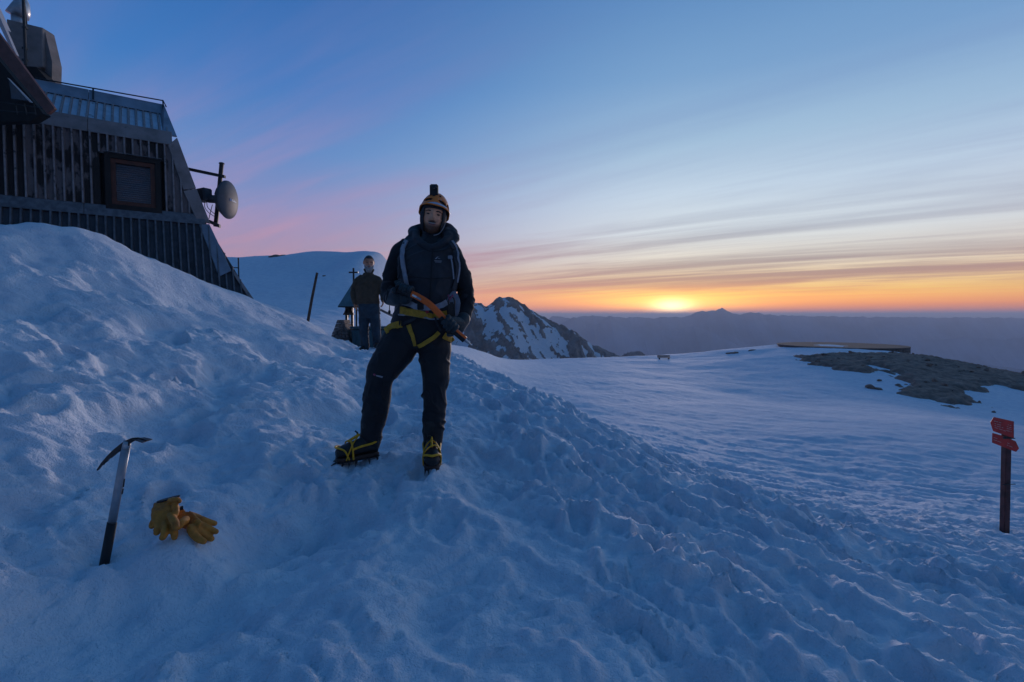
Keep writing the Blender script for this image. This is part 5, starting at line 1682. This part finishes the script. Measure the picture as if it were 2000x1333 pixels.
tan = lambda i: (ax_path[i + 1] - ax_path[i - 1])
fist('glove', ax_path[6] + V(-.004, 0, 0), -tan(6), pc_(774, 580, -.15), M['glovek'], climber, 1.18, flip=-1)
fist('glove', ax_path[28], tan(28), pc_(897, 634, -.10), M['glovek'], climber, 1.12, flip=1)
# gauntlet cuffs
fuse('glove_cuff', [limb([pc_(768, 583, -.09), pc_(779, 580, -.17)], [.052, .056], 16)], .006, M['glovek'], climber, smooth=1)
fuse('glove_cuff', [limb([pc_(904, 624, -.05), pc_(893, 640, -.11)], [.050, .050], 16)], .006, M['glovek'], climber, smooth=1)

# ------------------------------------------------------------------ boots and crampons
def boot(heel, fwd, parent, length=.305, k=1.0, label=None, sideways=0.0):
    fwd = Vector(fwd).normalized(); up = V(0, 0, 1); up = (up - fwd * up.dot(fwd)).normalized(); rt = fwd.cross(up)
    def q(a, b, c): return heel + fwd * (a * length) + rt * b + up * c
    secs = []
    prof = [(-.02, .030, .005, .105), (.05, .040, 0, .135), (.18, .043, 0, .140), (.32, .043, 0, .125), (.46, .047, 0, .112), (.62, .052, 0, .100), (.78, .053, 0, .090), (.90, .046, .003, .078), (.98, .030, .006, .058)]
    for a, w_, zl, zh in prof:
        secs.append((q(a, 0, (zl + zh) / 2 + .012), rt * w_ * k, up * ((zh - zl) / 2)))
    parts = [loft(secs, 20), limb([q(.10, 0, .10), q(.12, 0, .17), q(.13, 0, .22)], [.053, .056, .058], 16)]
    bt = fuse('boot', parts, .006, M['boot'], parent, smooth=2)
    # sole
    out = [q(a, s * w_ * k * 1.04, 0) for s in (1,) for a, w_, zl, zh in prof] + [q(a, -w_ * k * 1.04, 0) for a, w_, zl, zh in prof[::-1]]
    MB().prism(out, up * .022).build('sole', M['sole'], bt, bevel=.004, seg=1)
    # crampon frame: two rails and cross bars, front and side points
    for s in (1, -1):
        MB().tube([q(a, s * (w_ - .006), -.006) for a, w_, zl, zh in prof], .0055, 6).build('crampon_rail', M['crampon'], bt)
    for a in (.08, .30, .58, .80):
        MB().tube([q(a, .044, -.006), q(a, -.044, -.006)], .005, 6).build('crampon_bar', M['crampon'], bt)
    def spike(p, d, L=.045, wd=.010):
        d = Vector(d).normalized(); s1 = d.orthogonal().normalized(); s2 = d.cross(s1)
        pts = [p + s1 * wd, p + s2 * wd * .5, p - s1 * wd, p - s2 * wd * .5]
        MB().add((pts + [p + d * L], [(0, 1, 2, 3), (0, 1, 4), (1, 2, 4), (2, 3, 4), (3, 0, 4)])).build('crampon_point', M['crampon'], bt)
    for a in (.04, .24, .54, .70, .86):
        for s in (1, -1):
            spike(q(a, s * .042, -.006), -up + fwd * (.25 if a > .5 else 0) + rt * s * .12, .048)
    for s in (1, -1):
        spike(q(.97, s * .022, .0), fwd * 1.0 - up * .45, .062)
    # yellow bindings: toe basket, crossed instep straps, heel sling
    def loop(ts, name, r=.0062):
        MB().add(tube(bezier(ts, 24), r, 8, (1, .7), True)).build(name, M['cr_yellow'], bt, smooth=True)
    o = .007
    loop([q(.72, .056, .012), q(.80, .056, .070), q(.92, .034, .090), q(.98, 0, .090), q(.92, -.034, .090), q(.80, -.056, .070), q(.72, -.056, .012)], 'toe_basket', .0075)
    loop([q(.64, .058, .010), q(.70, .054, .070), q(.72, .030, .108), q(.66, 0, .122), q(.62, -.030, .116), q(.62, -.054, .070), q(.62, -.058, .010)], 'toe_basket', .0065)
    loop([q(.78, .056, .010), q(.68, .056, .072), q(.56, .034, .118), q(.44, 0, .140)], 'instep_strap', .006)
    loop([q(.78, -.056, .010), q(.68, -.056, .072), q(.56, -.034, .118), q(.44, 0, .140)], 'instep_strap', .006)
    loop([q(.66, 0, .120), q(.52, 0, .138), q(.42, 0, .150)], 'instep_strap', .010)
    loop([q(.62, .050, .070), q(.40, .056, .085), q(.15, .056, .092), q(-.03, .030, .104), q(-.06, 0, .108), q(-.03, -.030, .104), q(.15, -.056, .092), q(.40, -.056, .085), q(.62, -.050, .070)], 'heel_sling', .0075)
    MB().tube([q(.44, 0, .140), q(.44, .012, .165), q(.47, .03, .172)], .006, 6).build('strap_tail', M['black'], bt)
    return bt
fL = P(738, 884, YC + .03); 
boot(V(fL.x, fL.y, ground(fL.x, fL.y) + .03) if False else P(737, 887, YC + .02), V(-.90, -.50, -.05), climber, length=.275)
boot(P(843, 885, YC + .04), V(.17, -1.0, -.10), climber, length=.30)
adopt(climber)
# ================================================================== second man, farther back
YM = 9.5
man = empty('person', (P(725, 683, YM).x, YM, float(base_h(P(725, 683, YM).x, YM))))
tag(man, 'grey-haired bearded man in a dark brown sweater and jeans walking behind the climber', 'person')
M['skinB'] = skin_material('skin_tanned', (0.58, 0.25, 0.145), (0.60, 0.58, 0.58), (0.22, 0.08, 0.07))
M['sweater'] = mat('dark_brown_sweater', (0.066, 0.046, 0.028), .85, var=.25, vscale=14, bump=.001, bscale=200, sheen=.1)
M['jeans'] = mat('dark_blue_jeans', (0.022, 0.046, 0.070), .8, var=.3, vscale=9, bump=.0008, bscale=240)
M['hair_grey'] = mat('dark_grey_hair', (0.045, 0.042, 0.046), .75, var=.4, vscale=60)
M['beard_white'] = mat('white_beard', (0.30, 0.285, 0.28), .85, var=.2, vscale=80, bump=.003, bscale=160)
def pm_(px, py, dY=0.0): return P(px, py, YM + dY)
sm = YM / FPX
def secm(px, py, hw, hd, dY=0.0): return (pm_(px, py, dY), (hw * sm, 0, 0), (0, hd, 0))
hm = pm_(720.5, 514)
MM = Matrix.Translation(hm) @ Matrix.Rotation(math.radians(3), 4, 'Y') @ Matrix.Rotation(math.radians(7), 4, 'X') @ Matrix.Rotation(math.radians(18), 4, 'Z')
MM = MM @ Matrix.Scale(1.12, 4)
h2 = xf(head_shell(.083, .100, .118), MM)
def hand(wrist, dirn, palm_n, k=1.0):
    """relaxed hand: palm, four fingers of unequal length bent at the knuckles, thumb from the side of the palm"""
    d = Vector(dirn).normalized(); n_ = Vector(palm_n); n_ = (n_ - d * n_.dot(d)).normalized(); s = d.cross(n_)
    pr = [loft([(wrist, s * .028 * k, n_ * .019 * k), (wrist + d * .04 * k, s * .040 * k, n_ * .017 * k), (wrist + d * .085 * k, s * .042 * k, n_ * .014 * k)], 14)]
    for i, L in enumerate((.072, .082, .076, .060)):
        b = wrist + d * .080 * k + s * ((i - 1.5) * .021 * k)
        pr.append(tube([b, b + d * L * .45 * k + n_ * .006, b + d * L * .8 * k + n_ * .022, b + d * L * .95 * k + n_ * .038], [.0095 * k, .0092 * k, .0085 * k, .0075 * k], 8, None, True))
    b = wrist + d * .025 * k - s * .030 * k
    pr.append(tube([b, b + d * .03 * k - s * .022 * k + n_ * .008, b + d * .062 * k - s * .026 * k + n_ * .02], [.013 * k, .011 * k, .0088 * k], 8, None, True))
    return pr
inner = [h2, limb([hm + V(0, .03, -.09), pm_(719, 536, .02)], [.062, .066]),
         loft([secm(719, 537, 7, .05), secm(719, 549, 14, .08), secm(718, 570, 16, .10), secm(720, 600, 17, .10), secm(721, 612, 15, .09)]),
         limb([pm_(704, 551), pm_(692, 570, .02), pm_(693, 592, -.02)], [.05, .042, .030]),
         limb([pm_(735, 551), pm_(747, 568, .02), pm_(748.5, 585, -.04)], [.05, .042, .030]),
         limb([pm_(711, 610), pm_(711, 640, -.03), pm_(713.5, 676, .02)], [.08, .055, .04]),
         limb([pm_(731, 610), pm_(734, 640, -.03), pm_(737, 670, .10)], [.08, .055, .04])]
inner += hand(pm_(693.5, 591, -.02), V(.06, -.08, -1), V(.8, -.2, 0)) + hand(pm_(748.5, 584, -.04), V(.0, -.15, -1), V(-.8, -.4, 0))
mbody = fuse('body', inner, .0065, M['skinB'], man, smooth=1)
face_attrs(mbody, MM.inverted(), .08, 1.0)
# short beard and cropped hair as shells
def shell2(keep, hw, hd, hh, name, m, th, feat=0.0):
    return shell_part(hw, hd, hh, keep, name, m, man, MM, th, 72, 56)
shell2(lambda c: c.z > .076 - .9 * max(0, c.y + .055) and c.z > -.055, .085, .102, .119, 'hair', M['hair_grey'], .005)
bd = [loft([(MM @ V(0, -.060, -.076), (.040, 0, 0), (0, .036, 0)), (MM @ V(0, -.064, -.094), (.050, 0, 0), (0, .042, 0)), (MM @ V(0, -.066, -.118), (.046, 0, 0), (0, .040, 0)), (MM @ V(0, -.06, -.136), (.026, 0, 0), (0, .024, 0))], 18),
      limb([MM @ V(-.070, -.01, -.01), MM @ V(-.064, -.035, -.06), MM @ V(-.040, -.062, -.09)], [.008, .014, .024], 12), limb([MM @ V(.070, -.01, -.01), MM @ V(.064, -.035, -.06), MM @ V(.040, -.062, -.09)], [.008, .014, .024], 12),
      limb([MM @ V(-.034, -.094, -.048), MM @ V(0, -.108, -.040), MM @ V(.034, -.094, -.048)], [.006, .008, .006], 10)]
fuse('beard', bd, .006, M['beard_white'], man, smooth=1, wrinkle=folds(40, .004, 51))
for s in (-1, 1):
    MB().add(xf(ball((s * .033, -.083, .010), .011, .010, .006, 12), MM)).build('eye', M['eyes'], mbody, smooth=True)
    MB().tube([MM @ V(s * (.016 + .009 * k), -.097 + .0015 * k * k, .030 + .003 * math.sin(k * .8)) for k in range(5)], [.002, .004, .004, .0035, .002], 6).build('eyebrow', M['hair_grey'], mbody, smooth=True)
    MB().add(xf(ball((s * .081, .006, .002), .012, .022, .032, 12), MM)).build('ear', M['skinB'], mbody, smooth=True)
sw = [loft([secm(719.5, 533, 8.5, .075, .01), secm(719.2, 538, 11.5, .088), secm(719, 543, 16, .10), secm(718.5, 549, 20.5, .118), secm(718, 558, 23.5, .135), secm(718, 575, 22, .145), secm(719, 588, 22, .14), secm(720, 594, 22, .135)], 26),
      limb([pm_(706, 545), pm_(698, 551), pm_(691.5, 568, .02), pm_(691, 580, .0), pm_(693.5, 593, -.02)], [.075, .075, .066, .058, .045]),
      limb([pm_(732, 545), pm_(740, 550.5), pm_(747, 566, .02), pm_(748, 577, -.01), pm_(748.5, 587, -.04)], [.075, .075, .066, .058, .045])]
sweater = fuse('sweater', sw, .010, M['sweater'], man, smooth=3, wrinkle=folds(8, .010, 60))
fuse('collar', [limb([MM @ V(0, .025, -.125), MM @ V(0, .02, -.15), MM @ V(0, .02, -.19)], [.070, .074, .085], 16), limb([MM @ V(-.075, .0, -.115), MM @ V(-.045, -.07, -.16), MM @ V(0, -.085, -.185), MM @ V(.045, -.07, -.16), MM @ V(.075, 0, -.115), MM @ V(.05, .09, -.10), MM @ V(-.05, .09, -.10), MM @ V(-.075, .0, -.115)], [.015] * 8, 10)], .008, M['sweater'], man, smooth=1)
jn = [loft([secm(720.5, 590, 20, .12), secm(721, 602, 21.5, .13), secm(721.5, 614, 21, .125), secm(721.5, 622, 16, .10)], 22),
      limb([pm_(712, 610), pm_(711, 628, -.01), pm_(711, 646, -.03), pm_(712, 662, .0), pm_(713.5, 677, .0)], [.105, .098, .084, .078, .080]),
      limb([pm_(730, 610), pm_(733, 628, -.01), pm_(735, 646, -.03), pm_(736, 660, .06), pm_(737, 672, .10)], [.105, .098, .084, .078, .080])]
fuse('jeans', jn, .010, M['jeans'], man, smooth=3, wrinkle=folds(8, .011, 66, 2.6))
def shoe(heel, fwd):
    fwd = Vector(fwd).normalized(); up = V(0, 0, 1); rt = fwd.cross(up)
    L = .29
    prof = [(0, .034, .10), (.2, .040, .11), (.45, .043, .09), (.75, .048, .07), (.95, .030, .05)]
    fuse('shoe', [loft([(heel + fwd * (a * L) + up * (h / 2), rt * w_, up * (h / 2)) for a, w_, h in prof], 16)], .008, M['boot'], man, smooth=2)
shoe(pm_(713, 684.5, .06), (-.05, -1, -.02)); shoe(pm_(737.5, 677, .14), (.12, -1, -.05))
adopt(man)

# ================================================================== ice axe planted in the foreground
ya = 2.15
ab = P(206, 1090, ya); at_ = P(247, 868, ya + .02)
axe = empty('ice_axe', ab); tag(axe, 'straight silver ice axe with a black grip standing upright in the snow', 'ice axe')
M['alu'] = mat('brushed_grey_aluminium', (0.36, 0.37, 0.40), .38, .6, var=.12, vscale=20)
M['pick'] = mat('dark_forged_steel', (0.045, 0.04, 0.042), .4, .6, var=.35, vscale=30)
axd = (at_ - ab).normalized()
gripe = P(219, 1021, ya + .006)
lo = ab - axd * .14
MB().add(tube([gripe - axd * .002, (gripe + at_) / 2, at_], .0165, 18, (.72, 1.08))).build('shaft', M['alu'], axe, smooth=True)
MB().add(tube([lo, ab, gripe], .0185, 18, (.75, 1.08))).build('grip', M['black'], axe, smooth=True)
MB().add(tube([lo, lo - axd * .06, lo - axd * .10], [.011, .009, .002], 8)).build('spike', M['galv'], axe)
# head: one forged blade, long toothed pick to the left, adze to the right
up_e = [(190.5, 917), (199, 904), (210, 891), (222, 879), (234, 869), (244, 861.5), (257, 856), (268, 855), (278, 856.5), (287.5, 859.5)]
lo_e = [(287, 861.5), (277, 860.5), (266, 860.5), (258, 864), (251, 870), (249, 878), (241, 879), (231, 884), (224, 890), (217, 895.5), (215, 895), (209.5, 902), (207.5, 901.5), (202, 909), (200, 908.5), (194.5, 916), (191, 919.5)]
hd2 = [P(a, b, ya + .016) for a, b in up_e + lo_e]
bm = bmesh.new()
fr = [bm.verts.new(p + V(0, -.005, 0)) for p in hd2]; bk_ = [bm.verts.new(p + V(0, .005, 0)) for p in hd2]
ft_ = bm.faces.new(fr); bt_ = bm.faces.new(bk_[::-1])
nq = len(fr)
for i in range(nq): bm.faces.new((fr[i], bk_[i], bk_[(i + 1) % nq], fr[(i + 1) % nq]))
bmesh.ops.triangulate(bm, faces=[ft_, bt_])
bm_obj('pick', bm, M['pick'], axe)
ad0 = [P(a, b, ya + .016) for a, b in ((262, 857.5), (274, 857), (288, 861))]
MB().add(([ad0[0] + V(0, -.012, 0), ad0[0] + V(0, .012, 0), ad0[1] + V(0, -.024, 0), ad0[1] + V(0, .024, 0), ad0[2] + V(0, -.030, 0), ad0[2] + V(0, .030, 0)] +
          [ad0[0] + V(0, -.012, -.004), ad0[0] + V(0, .012, -.004), ad0[1] + V(0, -.024, -.004), ad0[1] + V(0, .024, -.004), ad0[2] + V(0, -.030, -.003), ad0[2] + V(0, .030, -.003)],
         [(0, 2, 3, 1), (2, 4, 5, 3), (6, 7, 9, 8), (8, 9, 11, 10), (0, 6, 8, 2), (2, 8, 10, 4), (1, 3, 9, 7), (3, 5, 11, 9), (4, 10, 11, 5), (0, 1, 7, 6)])).build('adze', M['pick'], axe)
MB().add(tube([P(245.5, 877, ya + .018), P(249, 862, ya + .02)], .0185, 14, (.7, .85))).build('head_socket', M['galv'], axe, smooth=True)
MB().prism([P(250, 864, ya - .004), P(253, 862, ya - .004), P(252, 871, ya - .004), P(249.5, 872, ya - .004)], (0, .004, 0)).build('karabiner_hole', M['black'], axe)
for (a, b, c, d) in ((241.5, 936, 243.5, 952), (239, 955, 241, 966)):
    MB().prism([P(a, b, ya - .012), P(a + 2.2, b, ya - .012), P(c - 2 + 0, d, ya - .012), P(c - 4.2, d, ya - .012)], (0, .003, 0)).build('shaft_lettering', M['crampon'], axe)
adopt(axe)

# ================================================================== pair of yellow leather gloves on the snow
M['leather'] = mat('yellow_work_leather', (0.55, 0.195, 0.018), .62, var=.22, vscale=28, bump=.0012, bscale=180, col2=(0.38, 0.12, 0.012), thr=(.52, .68, 16))
YG = 2.27
def gp(px, py, d=0.0): return P(px, py, YG + d)
def gl(pts, rs, n=12): return limb([gp(*p) for p in pts], [r * .88 for r in rs], n)
# glove lying with fingers to the right
gA = [loft([(gp(350, 1003, .03), (.030, 0, -.005), (0, .03, .02)), (gp(361, 1014, .02), (.034, 0, .012), (.0, .022, .026)), (gp(374, 1026, .0), (.026, 0, .030), (0, .022, .014)), (gp(386, 1036, -.01), (.018, 0, .036), (0, .018, .008))], 18),
      gl([(372, 1008, .04), (392, 1014, .04), (408, 1020, .045), (419, 1023, .05)], [.021, .018, .0165, .014]),
      gl([(384, 1024, .01), (400, 1030, .015), (413, 1035, .02), (422, 1039, .02)], [.020, .018, .0165, .014]),
      gl([(384, 1034, -.01), (396, 1043, -.005), (407, 1050, 0), (413, 1053, .0)], [.020, .019, .017, .015]),
      gl([(372, 1032, -.03), (378, 1044, -.04), (388, 1053, -.045), (398, 1058, -.05)], [.021, .020, .0185, .015]),
      gl([(362, 1016, -.02), (354, 1022, -.06), (346, 1030, -.075)], [.021, .020, .018])]
gz_ = lambda co, no: folds(22, .0026, 71)(co, no)
o = fuse('leather_glove', gA, .0036, M['leather'], None, smooth=1, wrinkle=gz_)
tag(o, 'yellow leather glove with fingers spread to the right on the snow', 'glove', 'pair of yellow gloves')
# glove folded over, cuff up, fingers tucked below
gB = [loft([(gp(327, 978, .03), (.058, 0, .010), (.004, .030, 0)), (gp(322, 992, .0), (.054, 0, .004), (0, .034, .0)), (gp(319, 1006, -.02), (.050, 0, -.004), (0, .036, 0)), (gp(318, 1018, -.04), (.046, 0, -.006), (0, .034, 0)), (gp(318, 1026, -.05), (.040, 0, -.006), (0, .026, 0))], 22),
      gl([(334, 979, .0), (343, 977, -.01), (350, 979, -.01)], [.016, .015, .013]),
      gl([(342, 986, -.01), (344, 1000, -.03), (340, 1012, -.05)], [.016, .016, .014]),
      gl([(308, 1012, -.03), (299, 1022, -.05), (297, 1028, -.06)], [.019, .017, .015]),
      gl([(310, 1020, -.05), (308, 1034, -.08), (307, 1040, -.085)], [.019, .018, .016]),
      gl([(322, 1024, -.06), (322, 1040, -.10), (318, 1050, -.11)], [.019, .0185, .016]),
      gl([(334, 1022, -.05), (340, 1040, -.08), (341, 1050, -.085)], [.018, .018, .015]),
      gl([(334, 1008, -.05), (341, 1020, -.085), (344, 1030, -.10)], [.019, .019, .017])]
o = fuse('leather_glove', gB, .0036, M['leather'], None, smooth=1, wrinkle=lambda co, no: folds(20, .003, 77)(co, no))
tag(o, 'yellow leather glove folded over with its cuff up, left one of the pair', 'glove', 'pair of yellow gloves')
MB().add(loft([(gp(329, 973.5, .03), (.050, 0, .012), (.004, .026, 0)), (gp(328.6, 976.5, .03), (.050, 0, .012), (.004, .026, 0))], 18)).build('cuff_lining', M['black'], o)
MB().tube(bezier([gp(343, 989, -.02), gp(350, 993, .0), gp(358, 992, .01)], 8), .009, 8).build('knit_cuff', M['black'], o)
